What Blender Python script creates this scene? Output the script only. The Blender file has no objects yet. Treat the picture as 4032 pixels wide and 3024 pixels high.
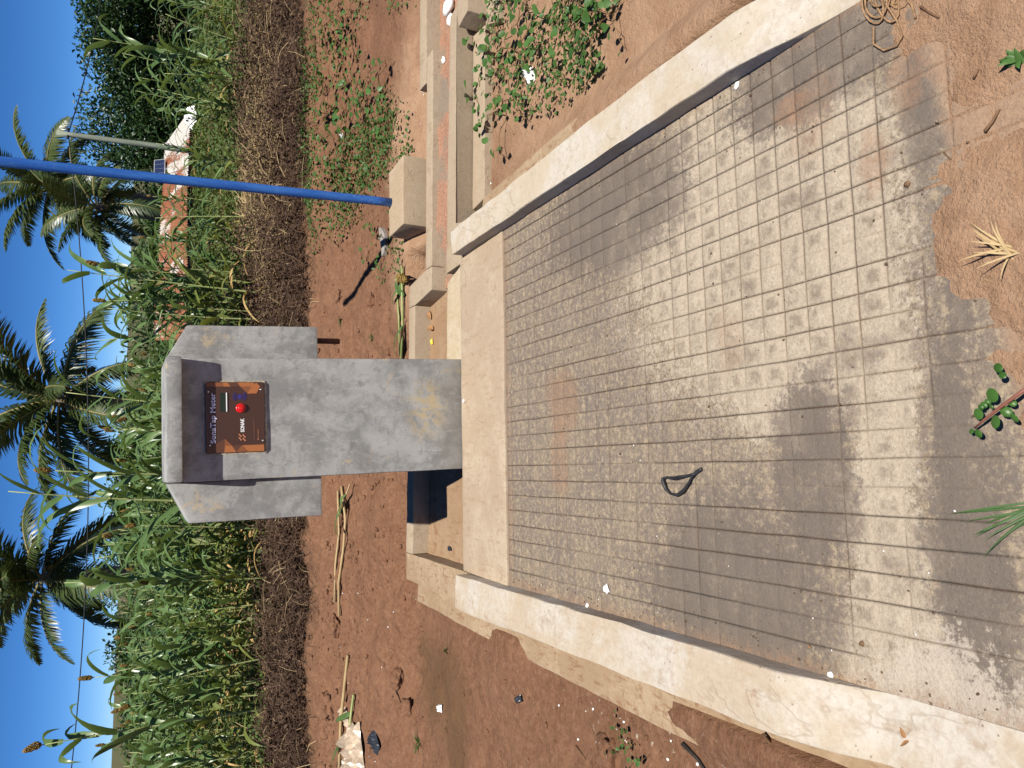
import bpy, bmesh, math, random
import numpy as np
from mathutils import Vector, Matrix, noise as mnoise
from math import sin, cos, tan, pi, radians as R

random.seed(7)
rng = np.random.default_rng(7)
SC = bpy.context.scene
COL = SC.collection

# ------------------------------------------------------------------ camera
# world: X across the paved apron, Y along it away from the camera, Z off the apron
CAM = Vector((0.0, 0.0, 1.6))
FWD = Vector((0.1082, 0.8847, -0.4536)).normalized()
RT = Vector((0.9938, -0.1038, 0.0346)); RT = (RT - FWD * RT.dot(FWD)).normalized()
UP = RT.cross(FWD).normalized()
cd = bpy.data.cameras.new('camera')
cd.sensor_fit = 'HORIZONTAL'; cd.sensor_width = 36.0; cd.lens = 36.0 * 3000.0 / 4032.0
cd.clip_start = 0.05; cd.clip_end = 3000
cam = bpy.data.objects.new('camera', cd); COL.objects.link(cam)
Xc, Yc, Zc = -UP, RT, -FWD            # the photograph was taken with the phone on its side
m = Matrix((( Xc.x, Yc.x, Zc.x, CAM.x), (Xc.y, Yc.y, Zc.y, CAM.y), (Xc.z, Yc.z, Zc.z, CAM.z), (0, 0, 0, 1)))
cam.matrix_world = m
SC.camera = cam

# ------------------------------------------------------------------ light
SUN_EL, SUN_AZ = R(64.0), R(9.5)      # sun high behind the camera, a little to the right
TO_SUN = Vector((sin(SUN_AZ) * cos(SUN_EL), -cos(SUN_AZ) * cos(SUN_EL), sin(SUN_EL)))
W = bpy.data.worlds.new('World'); SC.world = W; W.use_nodes = True
nt = W.node_tree
bg = nt.nodes['Background']
sky = nt.nodes.new('ShaderNodeTexSky')
sky.sky_type = 'NISHITA'; sky.sun_disc = False
sky.sun_elevation = SUN_EL; sky.sun_rotation = pi - SUN_AZ
sky.altitude = 8000; sky.air_density = 1.0; sky.dust_density = 0.0; sky.ozone_density = 7.0
bg.inputs['Strength'].default_value = 0.078
hs = nt.nodes.new('ShaderNodeHueSaturation'); hs.inputs['Saturation'].default_value = 1.13   # the phone's vivid colour
nt.links.new(sky.outputs[0], hs.inputs['Color']); nt.links.new(hs.outputs[0], bg.inputs[0])
sl = bpy.data.lights.new('sun', 'SUN'); sl.energy = 5.0; sl.angle = R(0.5); sl.color = (1.0, 0.95, 0.87)
so = bpy.data.objects.new('sun', sl); COL.objects.link(so)
so.rotation_mode = 'QUATERNION'; so.rotation_quaternion = TO_SUN.to_track_quat('Z', 'Y')
so.location = (2, -6, 12)
SC.view_settings.view_transform = 'Standard'; SC.view_settings.look = 'None'
SC.view_settings.gamma = 1.0; SC.view_settings.use_curve_mapping = False
SC.view_settings.exposure = 0.5
SC.render.engine = 'CYCLES'

# ------------------------------------------------------------------ helpers
def ray(x, y):                         # photo pixel on its 2212-wide copy -> direction
    x *= 1.8228; y *= 1.8228
    return FWD + RT * ((3024 - y - 1512) / 3000.0) - UP * ((x - 2016) / 3000.0)
def at_z(x, y, z=0.0):
    d = ray(x, y); return CAM + d * ((z - CAM.z) / d.z)
def at_y(x, y, t):
    d = ray(x, y); return CAM + d * (t / d.y)

def link(name, me, mats, parent=None):
    o = bpy.data.objects.new(name, me)
    COL.objects.link(o)
    if mats is not None:
        for mm in (mats if isinstance(mats, (list, tuple)) else [mats]):
            if me.materials.find(mm.name) < 0: me.materials.append(mm)
    if parent: o.parent = parent
    return o
def tag(o, label=None, cat=None, group=None, kind=None):
    if label: o['label'] = label
    if cat: o['category'] = cat
    if group: o['group'] = group
    if kind: o['kind'] = kind
    return o
def thing(name, loc, label, cat, group=None):
    o = bpy.data.objects.new(name, None); COL.objects.link(o)
    o.location = loc; o.empty_display_size = 0.1
    return tag(o, label, cat, group)
def dup(root, loc, rot, sc, label=None, group=None):
    r = root.copy(); COL.objects.link(r)
    r.location = loc; r.rotation_euler = rot; r.scale = (sc, sc, sc) if not isinstance(sc, tuple) else sc
    if label: r['label'] = label
    if group: r['group'] = group
    for ch in KIDS[root.name]:
        c = ch.copy(); COL.objects.link(c); c.parent = r
    return r
KIDS = {}
def reg(root, kids): KIDS[root.name] = list(kids)

class MB:
    """collects verts / faces / per-face material index"""
    def __init__(self): self.v = []; self.f = []; self.mi = []
    def add(self, verts, faces, mi=0):
        b = len(self.v); self.v.extend(verts)
        for f in faces: self.f.append([i + b for i in f]); self.mi.append(mi)
    def tube(self, pts, rad, n=6, mi=0, flat=1.0, cap=True):
        pts = [Vector(p) for p in pts]; k = len(pts)
        if not isinstance(rad, (list, tuple)): rad = [rad] * k
        vs = []
        ref = None
        for i, p in enumerate(pts):
            t = (pts[min(i + 1, k - 1)] - pts[max(i - 1, 0)])
            if t.length < 1e-9: t = Vector((0, 0, 1))
            t.normalize()
            if ref is None: ref = Vector((0, 0, 1)) if abs(t.z) < 0.9 else Vector((1, 0, 0))
            a = ref - t * ref.dot(t)
            if a.length < 1e-6: a = t.orthogonal()
            a.normalize(); b = t.cross(a); ref = a
            for j in range(n):
                an = 2 * pi * j / n
                vs.append(p + (a * cos(an) * flat + b * sin(an)) * rad[i])
        fs = []
        for i in range(k - 1):
            for j in range(n):
                fs.append([i * n + j, i * n + (j + 1) % n, (i + 1) * n + (j + 1) % n, (i + 1) * n + j])
        if cap:
            fs.append(list(range(n))[::-1]); fs.append([(k - 1) * n + j for j in range(n)])
        self.add(vs, fs, mi)
    def ribbon(self, pts, widths, side, mi=0, fold=0.0):
        """strap leaf: three verts across, folded along the midrib"""
        pts = [Vector(p) for p in pts]; vs = []; k = len(pts)
        for i, p in enumerate(pts):
            t = (pts[min(i + 1, k - 1)] - pts[max(i - 1, 0)]).normalized()
            s = Vector(side[i] if isinstance(side, list) else side); s = (s - t * s.dot(t))
            s = s.normalized() if s.length > 1e-6 else t.orthogonal().normalized()
            nn = s.cross(t)
            w = widths[i] * 0.5
            vs += [p - s * w + nn * w * fold, p, p + s * w + nn * w * fold]
        fs = []
        for i in range(k - 1):
            a = i * 3
            fs += [[a, a + 1, a + 4, a + 3], [a + 1, a + 2, a + 5, a + 4]]
        self.add(vs, fs, mi)
    def box(self, x0, x1, y0, y1, z0, z1, mi=0):
        self.add([(x0, y0, z0), (x1, y0, z0), (x1, y1, z0), (x0, y1, z0), (x0, y0, z1), (x1, y0, z1), (x1, y1, z1), (x0, y1, z1)],
                 [[0, 3, 2, 1], [4, 5, 6, 7], [0, 1, 5, 4], [1, 2, 6, 5], [2, 3, 7, 6], [3, 0, 4, 7]], mi)
    def mesh(self, name, smooth=True):
        me = bpy.data.meshes.new(name)
        me.from_pydata([tuple(v) for v in self.v], [], self.f)
        if any(self.mi): me.polygons.foreach_set('material_index', self.mi)
        if smooth: me.polygons.foreach_set('use_smooth', [True] * len(self.f))
        me.update()
        return me
    def build(self, name, mats, parent=None, smooth=True):
        return link(name, self.mesh(name, smooth), mats, parent)

def fbm(x, y, z=0.0, octv=4, s=1.0):
    a, v = 1.0, 0.0; p = Vector((x * s, y * s, z))
    for _ in range(octv):
        v += a * mnoise.noise(p); p = p * 2.03; a *= 0.5
    return v

def prism(name, poly, z0, z1, mats, parent=None, bev=0.006, wob=0.002, seg=0.045, ztop=None):
    """a cast-concrete piece: polygon outline raised to z1, worn edges, hand-trowelled faces"""
    bm = bmesh.new()
    lo = [bm.verts.new((p[0], p[1], z0)) for p in poly]
    hi = [bm.verts.new((p[0], p[1], z1)) for p in poly]
    n = len(poly)
    area = sum(poly[i][0] * poly[(i + 1) % n][1] - poly[(i + 1) % n][0] * poly[i][1] for i in range(n))
    top = bm.faces.new(hi if area > 0 else hi[::-1])
    bm.faces.new(lo[::-1] if area > 0 else lo)
    for i in range(n):
        j = (i + 1) % n
        q = [lo[i], lo[j], hi[j], hi[i]]
        bm.faces.new(q if area > 0 else q[::-1])
    es = [e for e in bm.edges if not all(abs(v.co.z - z0) < 1e-6 for v in e.verts)]
    bmesh.ops.bevel(bm, geom=es, offset=bev, segments=2, profile=0.6, affect='EDGES')
    # cut along the long axis so that the edges can waver
    xs = [p[0] for p in poly]; ys = [p[1] for p in poly]
    for ax, (a, b) in enumerate(((min(xs), max(xs)), (min(ys), max(ys)))):
        k = int((b - a) / seg)
        for i in range(1, k):
            c = a + (b - a) * i / k
            co = [0, 0, 0]; no = [0, 0, 0]; co[ax] = c; no[ax] = 1
            bmesh.ops.bisect_plane(bm, geom=bm.verts[:] + bm.edges[:] + bm.faces[:], plane_co=co, plane_no=no)
    for v in bm.verts:
        x, y, z = v.co
        if z > z0 + 0.01:
            v.co.x += wob * mnoise.noise(Vector((x * 7, y * 7, z * 7 + 3)))
            v.co.y += wob * mnoise.noise(Vector((x * 7 + 9, y * 7, z * 7)))
            v.co.z += wob * mnoise.noise(Vector((x * 9, y * 9 + 5, 1)))
            ch = max(0.0, mnoise.noise(Vector((x * 26, y * 26, z * 26))) - 0.25) * wob * 1.6
            if z < z1 - 0.001 or True: v.co.z -= ch * 0.6
            if ztop: v.co.z += ztop(x, y) * max(0.0, (z - z0) / (z1 - z0)) ** 2
    me = bpy.data.meshes.new(name); bm.to_mesh(me); bm.free()
    me.polygons.foreach_set('use_smooth', [True] * len(me.polygons))
    me.set_sharp_from_angle(angle=R(40))
    return link(name, me, mats, parent)

# ------------------------------------------------------------------ materials
class NG:
    def __init__(self, name):
        self.m = bpy.data.materials.new(name); self.m.use_nodes = True
        self.t = self.m.node_tree; self.b = self.t.nodes['Principled BSDF']
        self.b.inputs['Roughness'].default_value = 0.85
        self.b.inputs['Specular IOR Level'].default_value = 0.25
        self._pos = None
    def n(self, ty, **kw):
        x = self.t.nodes.new(ty)
        for k, v in kw.items(): setattr(x, k, v)
        return x
    def l(self, a, b): self.t.links.new(a, b)
    def pos(self):
        if self._pos is None: self._pos = self.n('ShaderNodeNewGeometry').outputs['Position']
        return self._pos
    def obj(self): return self.n('ShaderNodeTexCoord').outputs['Object']
    def scale(self, vec, s):
        x = self.n('ShaderNodeVectorMath', operation='MULTIPLY'); self.l(vec, x.inputs[0]); x.inputs[1].default_value = s if isinstance(s, tuple) else (s, s, s)
        return x.outputs[0]
    def noise(self, vec, s, det=4, rough=0.6, dist=0.0):
        x = self.n('ShaderNodeTexNoise'); x.inputs['Scale'].default_value = s; x.inputs['Detail'].default_value = det
        x.inputs['Roughness'].default_value = rough; x.inputs['Distortion'].default_value = dist
        self.l(vec, x.inputs['Vector']); return x.outputs[0]
    def voro(self, vec, s, feature='F1'):
        x = self.n('ShaderNodeTexVoronoi', feature=feature); x.inputs['Scale'].default_value = s; self.l(vec, x.inputs['Vector']); return x.outputs[0]
    def ramp(self, fac, lo, hi, a=0.0, b=1.0):
        x = self.n('ShaderNodeMapRange', interpolation_type='SMOOTHSTEP')
        x.inputs[1].default_value = lo; x.inputs[2].default_value = hi; x.inputs[3].default_value = a; x.inputs[4].default_value = b
        self.l(fac, x.inputs[0]); return x.outputs[0]
    def math(self, op, a, b=None, clamp=False):
        x = self.n('ShaderNodeMath', operation=op); x.use_clamp = clamp
        for i, q in enumerate((a, b)):
            if q is None: continue
            if isinstance(q, (int, float)): x.inputs[i].default_value = q
            else: self.l(q, x.inputs[i])
        return x.outputs[0]
    def mix(self, fac, a, b):
        x = self.n('ShaderNodeMix', data_type='RGBA')
        for s, q in ((x.inputs[0], fac), (x.inputs[6], a), (x.inputs[7], b)):
            if isinstance(q, (int, float)): s.default_value = q
            elif isinstance(q, tuple): s.default_value = q + (1.0,) if len(q) == 3 else q
            else: self.l(q, s)
        return x.outputs[2]
    brk = None
    def blob(self, x, y, rx, ry, soft=1.0, wob=None):
        """0..1 patch with its own outline, centred at world x, y"""
        sp = self.n('ShaderNodeVectorMath', operation='SUBTRACT'); self.l(wob or self.pos(), sp.inputs[0]); sp.inputs[1].default_value = (x, y, 0)
        sc = self.scale(sp.outputs[0], (1 / rx, 1 / ry, 0))
        ln = self.n('ShaderNodeVectorMath', operation='LENGTH'); self.l(sc, ln.inputs[0])
        v = ln.outputs['Value']
        if self.brk is not None:
            v = self.math('ADD', v, self.brk); soft *= 0.45
        return self.ramp(v, 1.0 + 0.5 * soft, 1.0 - 0.5 * soft)
    def warp(self, amt, s):
        nz = self.n('ShaderNodeTexNoise'); nz.inputs['Scale'].default_value = s; nz.inputs['Detail'].default_value = 4
        self.l(self.pos(), nz.inputs['Vector'])
        a = self.n('ShaderNodeVectorMath', operation='SUBTRACT'); self.l(nz.outputs[1], a.inputs[0]); a.inputs[1].default_value = (.5, .5, .5)
        b = self.n('ShaderNodeVectorMath', operation='MULTIPLY_ADD'); self.l(a.outputs[0], b.inputs[0]); b.inputs[1].default_value = (amt, amt, amt); self.l(self.pos(), b.inputs[2])
        return b.outputs[0]
    def out(self, col, bump=None, strength=0.3, dist=0.004, rough=None, dim=None):
        if dim:
            mu = self.n('ShaderNodeMix', data_type='RGBA', blend_type='MULTIPLY'); mu.inputs[0].default_value = 1.0
            self.l(col, mu.inputs[6]); mu.inputs[7].default_value = tuple(dim) + (1.0,); col = mu.outputs[2]
        if isinstance(col, tuple): self.b.inputs['Base Color'].default_value = col + (1.0,)
        else: self.l(col, self.b.inputs['Base Color'])
        if bump is not None:
            x = self.n('ShaderNodeBump'); x.inputs['Strength'].default_value = strength; x.inputs['Distance'].default_value = dist
            self.l(bump, x.inputs['Height']); self.l(x.outputs[0], self.b.inputs['Normal'])
        if rough is not None: self.b.inputs['Roughness'].default_value = rough
        return self.m

CREAM = (0.60, 0.51, 0.39); WHITE = (0.66, 0.61, 0.53); TAN = (0.42, 0.33, 0.235); GREY = (0.235, 0.195, 0.165); RED = (0.33, 0.155, 0.085); SOILC = (0.27, 0.125, 0.07)

def plaster(name, base, dirt, white, dirt_amt=0.5, wlo=1.0, red=0.4, pits=True, streak=0.35, dim=(0.74, 0.735, 0.73)):
    """trowelled cement: cream field, pale wash, soil stains, pinholes"""
    g = NG(name); p = g.pos()
    n1 = g.noise(p, 3.0, 5, 0.65, 0.6); n2 = g.noise(p, 17.0, 6, 0.7, 0.4); n3 = g.noise(p, 90.0, 4, 0.7); n4 = g.noise(g.scale(p, (1.0, 0.25, 1.0)), 45.0, 5, 0.7)
    c = g.mix(g.ramp(n1, 0.42, 0.62), base, white)
    c = g.mix(g.math('MULTIPLY', g.ramp(g.math('ADD', g.math('MULTIPLY', n2, 0.6), g.math('MULTIPLY', n1, 0.4)), 0.53, 0.66), dirt_amt), c, dirt)
    c = g.mix(g.math('MULTIPLY', g.ramp(n4, 0.52, 0.68), streak), c, dirt)
    c = g.mix(g.math('MULTIPLY', g.ramp(g.noise(p, 38.0, 5, 0.75, 0.5), 0.46, 0.62), 0.30), c, g.mix(0.5, dirt, base))
    c = g.mix(g.math('MULTIPLY', g.ramp(g.noise(p, 6.0, 6, 0.7, 1.0), 0.6, 0.72), red), c, RED)
    c = g.mix(g.ramp(n3, 0.3, 0.8, 0.0, 0.22), c, (0.30, 0.25, 0.19))
    h = g.math('ADD', g.math('MULTIPLY', n3, 0.4), n2)
    ck = g.math('ABSOLUTE', g.math('SUBTRACT', g.noise(g.scale(p, (1.0, 0.45, 1.0)), 2.6, 5, 0.55, 0.2), 0.47))
    ck = g.math('MULTIPLY', g.ramp(ck, 0.006, 0.0015), g.ramp(g.noise(p, 2.2, 2), 0.50, 0.56))
    c = g.mix(g.math('MULTIPLY', ck, 0.30), c, (0.36, 0.27, 0.18))
    h = g.math('SUBTRACT', h, g.math('MULTIPLY', ck, 0.6))
    if pits:
        pit = g.ramp(g.voro(p, 46.0), 0.10, 0.16); sel = g.ramp(g.noise(p, 8.0, 2), 0.5, 0.62)
        hole = g.math('MULTIPLY', g.math('SUBTRACT', 1.0, pit), sel)
        c = g.mix(g.math('MULTIPLY', hole, 0.6), c, (0.16, 0.11, 0.07))
        h = g.math('SUBTRACT', h, hole)
    return g.out(c, h, 0.45, 0.005, 0.9, dim)

def m_kerb_left():
    g = NG('kerb_plaster_left'); return g
MK_R = plaster('kerb_plaster', CREAM, (0.36, 0.25, 0.15), WHITE, 0.35, red=0.2, streak=0.12)
MK_L = plaster('kerb_plaster_soiled', (0.58, 0.48, 0.36), (0.33, 0.20, 0.11), WHITE, 0.5, red=0.55, streak=0.2)
M_STRIP = plaster('strip_plaster', (0.47, 0.37, 0.27), (0.37, 0.26, 0.165), (0.55, 0.46, 0.35), 0.7, red=0.35, streak=0.6, dim=(0.74, 0.72, 0.70))
M_BEAM = plaster('beam_concrete', (0.52, 0.41, 0.285), (0.37, 0.265, 0.165), (0.56, 0.45, 0.32), 0.7, red=0.3, streak=0.4, dim=(0.66, 0.65, 0.65))
M_FOOT = plaster('footing_concrete', (0.43, 0.32, 0.21), (0.28, 0.15, 0.08), (0.54, 0.43, 0.30), 1.0, red=1.0, streak=0.8, dim=(0.68, 0.64, 0.60))
M_BLOCK = plaster('block_concrete', (0.56, 0.43, 0.285), (0.40, 0.28, 0.165), (0.60, 0.48, 0.34), 0.55, red=0.2, dim=(0.66, 0.65, 0.64))

def m_apron():
    g = NG('scored_cement'); p = g.pos()
    uv = g.n('ShaderNodeUVMap').outputs[0]
    fr = g.n('ShaderNodeVectorMath', operation='FRACTION'); g.l(uv, fr.inputs[0])
    s = g.n('ShaderNodeSeparateXYZ'); g.l(fr.outputs[0], s.inputs[0])
    dx = g.math('MINIMUM', s.outputs[0], g.math('SUBTRACT', 1.0, s.outputs[0]))
    dy = g.math('MINIMUM', s.outputs[1], g.math('SUBTRACT', 1.0, s.outputs[1]))
    at = g.n('ShaderNodeVertexColor', layer_name='groove'); sa = g.n('ShaderNodeSeparateColor'); g.l(at.outputs[0], sa.inputs[0])
    n_big = g.noise(p, 1.7, 4, 0.6, 0.5); n_mid = g.noise(p, 6.0, 5, 0.68, 0.4); n_hi = g.noise(p, 120.0, 3, 0.75); n_sp = g.noise(p, 42.0, 5, 0.75)
    n_cell = g.noise(p, 9.0, 3, 0.6)
    w = g.warp(0.16, 5.0)
    wm = g.warp(0.10, 14.0)
    y = g.n('ShaderNodeSeparateXYZ'); g.l(p, y.inputs[0]); yy = y.outputs[1]
    n_s2 = g.noise(p, 75.0, 4, 0.8, 0.6)
    g.brk = g.math('ADD', g.math('MULTIPLY', g.math('SUBTRACT', n_mid, 0.5), 1.3), g.math('ADD', g.math('MULTIPLY', g.math('SUBTRACT', n_sp, 0.5), 1.5), g.math('MULTIPLY', g.math('SUBTRACT', n_s2, 0.5), 0.8)))
    # worn cream skin: strong towards the near end and the right, broken up by footfall
    pale = g.blob(0.68, 1.66, 0.50, 0.52, 0.9, w)
    for b in ((0.55, 1.28, 0.55, 0.17, 0.7), (-0.25, 1.22, 0.45, 0.10, 0.8), (-0.55, 1.12, 0.28, 0.24, 0.7), (0.30, 1.55, 0.25, 0.20, 0.9), (0.15, 1.18, 0.3, 0.07, 0.9)):
        pale = g.math('MAXIMUM', pale, g.blob(b[0], b[1], b[2], b[3], b[4], wm))
    grime = g.blob(1.05, 1.35, 0.16, 0.30, 0.9, w)
    for b in ((-0.02, 1.42, 0.26, 0.13, 0.8), (-0.28, 1.02, 0.40, 0.095, 0.6), (-0.38, 1.75, 0.28, 0.36, 1.0), (0.80, 1.05, 0.16, 0.05, 0.9), (0.45, 1.0, 0.16, 0.035, 0.9), (0.10, 1.03, 0.18, 0.04, 0.8), (0.95, 2.3, 0.25, 0.45, 1.0), (-0.62, 1.02, 0.10, 0.09, 0.8)):
        grime = g.math('MAXIMUM', grime, g.blob(b[0], b[1], b[2], b[3], b[4], wm))
    k = g.math('ADD', g.math('MULTIPLY', n_mid, 0.6), g.math('MULTIPLY', n_big, 0.4))
    c = g.mix(g.ramp(k, 0.38, 0.62), (0.255, 0.215, 0.185), (0.37, 0.295, 0.22))
    c = g.mix(g.math('MULTIPLY', g.ramp(n_sp, 0.47, 0.60), 0.8), c, (0.53, 0.425, 0.29))
    c = g.mix(g.math('MULTIPLY', g.ramp(n_s2, 0.48, 0.58), 0.65), c, (0.21, 0.165, 0.13))           # sandy grains showing
    pl = g.math('MULTIPLY', pale, g.ramp(n_mid, 0.28, 0.5))
    c = g.mix(g.math('MULTIPLY', pl, g.ramp(n_s2, 0.40, 0.56, 1.0, 0.72)), c, (0.68, 0.575, 0.445))
    # each square: dark worn middle, pale rim
    rim = g.ramp(g.math('ADD', g.math('MINIMUM', dx, dy), g.math('MULTIPLY', g.math('SUBTRACT', n_sp, 0.5), 0.35)), 0.10, 0.36)
    mid = g.math('MULTIPLY', rim, g.math('MULTIPLY', g.ramp(n_cell, 0.44, 0.58), g.ramp(n_sp, 0.35, 0.58, 0.3, 1.0)))
    c = g.mix(g.math('MULTIPLY', g.math('MULTIPLY', mid, pale), 0.8), c, (0.31, 0.245, 0.185))
    c = g.mix(g.math('MULTIPLY', g.math('SUBTRACT', 1.0, rim), g.math('ADD', g.math('MULTIPLY', pale, 0.35), 0.04)), c, (0.56, 0.46, 0.345))
    c = g.mix(g.math('MULTIPLY', grime, g.ramp(n_mid, 0.3, 0.55, 0.45, 0.95)), c, (0.215, 0.178, 0.148))
    # soil carried in
    for b in ((0.02, 2.70, 0.16, 0.07, 1.0, .55), (0.25, 2.66, 0.15, 0.10, 1.0, .6), (0.33, 2.76, 0.07, 0.06, 1.0, .4), (0.96, 1.42, 0.05, 0.05, 0.6, .6), (0.92, 1.36, 0.12, 0.09, 1.0, .4), (0.72, 1.18, 0.09, 0.04, 1.0, .6), (0.9, 1.08, 0.10, 0.05, 1.0, .6), (0.36, 1.7, 0.09, 0.06, 1.0, .3)):
        c = g.mix(g.math('MULTIPLY', g.blob(b[0], b[1], b[2], b[3], b[4], wm), g.math('MULTIPLY', g.ramp(n_sp, 0.36, 0.6, 0.35, 1.0), b[5])), c, (0.40, 0.235, 0.145))
    patch = g.blob(-0.60, 1.10, 0.22, 0.19, 0.6, w)
    c = g.mix(g.math('MULTIPLY', patch, 0.85), c, (0.66, 0.575, 0.47))
    xx = y.outputs[0]
    edge = g.math('MAXIMUM', g.ramp(g.math('ADD', xx, g.math('MULTIPLY', n_mid, 0.12)), -0.42, -0.49), g.math('MAXIMUM', g.ramp(g.math('ADD', yy, g.math('MULTIPLY', n_mid, 0.1)), 3.15, 3.24), g.ramp(g.math('SUBTRACT', xx, g.math('MULTIPLY', n_mid, 0.1)), 1.06, 1.10)))
    c = g.mix(g.math('MULTIPLY', edge, g.ramp(n_sp, 0.38, 0.62, 0.15, 0.7)), c, (0.38, 0.225, 0.14))
    nearsoil = g.ramp(g.math('ADD', g.math('SUBTRACT', yy, g.math('MULTIPLY', y.outputs[0], 0.17)), g.math('MULTIPLY', g.brk, 0.05)), 0.90, 0.84)
    c = g.mix(g.math('MULTIPLY', nearsoil, 0.75), c, (0.50, 0.315, 0.20))
    gd = g.math('MULTIPLY', sa.outputs[0], g.ramp(n_mid, 0.3, 0.55, 0.6, 1.0))
    c = g.mix(g.math('MULTIPLY', gd, 0.95), c, g.mix(g.ramp(n_big, 0.4, 0.6), (0.13, 0.072, 0.042), (0.055, 0.045, 0.04)))
    c = g.mix(g.ramp(n_hi, 0.45, 0.8, 0.0, 0.45), c, (0.14, 0.11, 0.09))
    c = g.mix(g.ramp(g.noise(p, 200.0, 2, 0.6), 0.6, 0.8, 0.0, 0.35), c, (0.62, 0.52, 0.38))
    # splashes of lime and bird droppings
    sp = g.math('MULTIPLY', g.ramp(g.noise(p, 28.0, 4, 0.65), 0.705, 0.735), g.ramp(g.noise(p, 1.6, 2), 0.52, 0.62))
    c = g.mix(g.math('MULTIPLY', sp, 0.8), c, (0.72, 0.70, 0.66))
    h = g.math('ADD', g.math('MULTIPLY', n_hi, 0.6), n_sp)
    return g.out(c, g.math('ADD', h, n_s2), 0.7, 0.005, 0.92, (0.66, 0.652, 0.645))
M_APRON = m_apron()

def m_cement_grey():
    g = NG('kiosk_cement'); p = g.obj()
    n1 = g.noise(p, 5.0, 6, 0.72, 0.25); n2 = g.noise(p, 16.0, 6, 0.76, 0.3); n3 = g.noise(g.scale(p, (1, 1, 0.35)), 30.0, 5, 0.7); n4 = g.noise(p, 110.0, 3, 0.7)
    c = g.mix(g.ramp(n1, 0.38, 0.60), (0.27, 0.273, 0.27), (0.43, 0.435, 0.43))
    c = g.mix(g.math('MULTIPLY', g.ramp(n2, 0.5, 0.68), 0.65), c, (0.20, 0.195, 0.19))
    c = g.mix(g.math('MULTIPLY', g.ramp(n3, 0.53, 0.7), 0.5), c, (0.53, 0.53, 0.53))
    c = g.mix(g.math('MULTIPLY', g.ramp(g.noise(p, 7.0, 5, 0.7, 0.8), 0.60, 0.70), 0.7), c, (0.56, 0.46, 0.30))
    # soil splashed up round the foot
    s = g.n('ShaderNodeSeparateXYZ'); g.l(p, s.inputs[0])
    foot = g.ramp(g.math('ADD', s.outputs[2], g.math('MULTIPLY', g.math('SUBTRACT', n2, 0.5), 0.5)), 0.22, 0.0)
    c = g.mix(g.math('MULTIPLY', foot, 0.55), c, (0.22, 0.19, 0.15))
    sx = g.n('ShaderNodeVectorMath', operation='SUBTRACT'); g.l(p, sx.inputs[0]); sx.inputs[1].default_value = (0.03, 0.0, 0.20)
    sc = g.scale(sx.outputs[0], (1 / 0.17, 0, 1 / 0.13)); ln = g.n('ShaderNodeVectorMath', operation='LENGTH'); g.l(sc, ln.inputs[0])
    och = g.math('MULTIPLY', g.ramp(ln.outputs['Value'], 1.2, 0.3), g.ramp(n2, 0.42, 0.6))
    c = g.mix(g.math('MULTIPLY', och, 0.85), c, (0.56, 0.44, 0.25))
    c = g.mix(g.ramp(n4, 0.5, 0.8, 0.0, 0.35), c, (0.16, 0.155, 0.15))
    return g.out(c, g.math('ADD', g.math('MULTIPLY', n4, 0.35), n3), 0.35, 0.005, 0.75, (0.80, 0.79, 0.765))
M_GREY = m_cement_grey()

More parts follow.
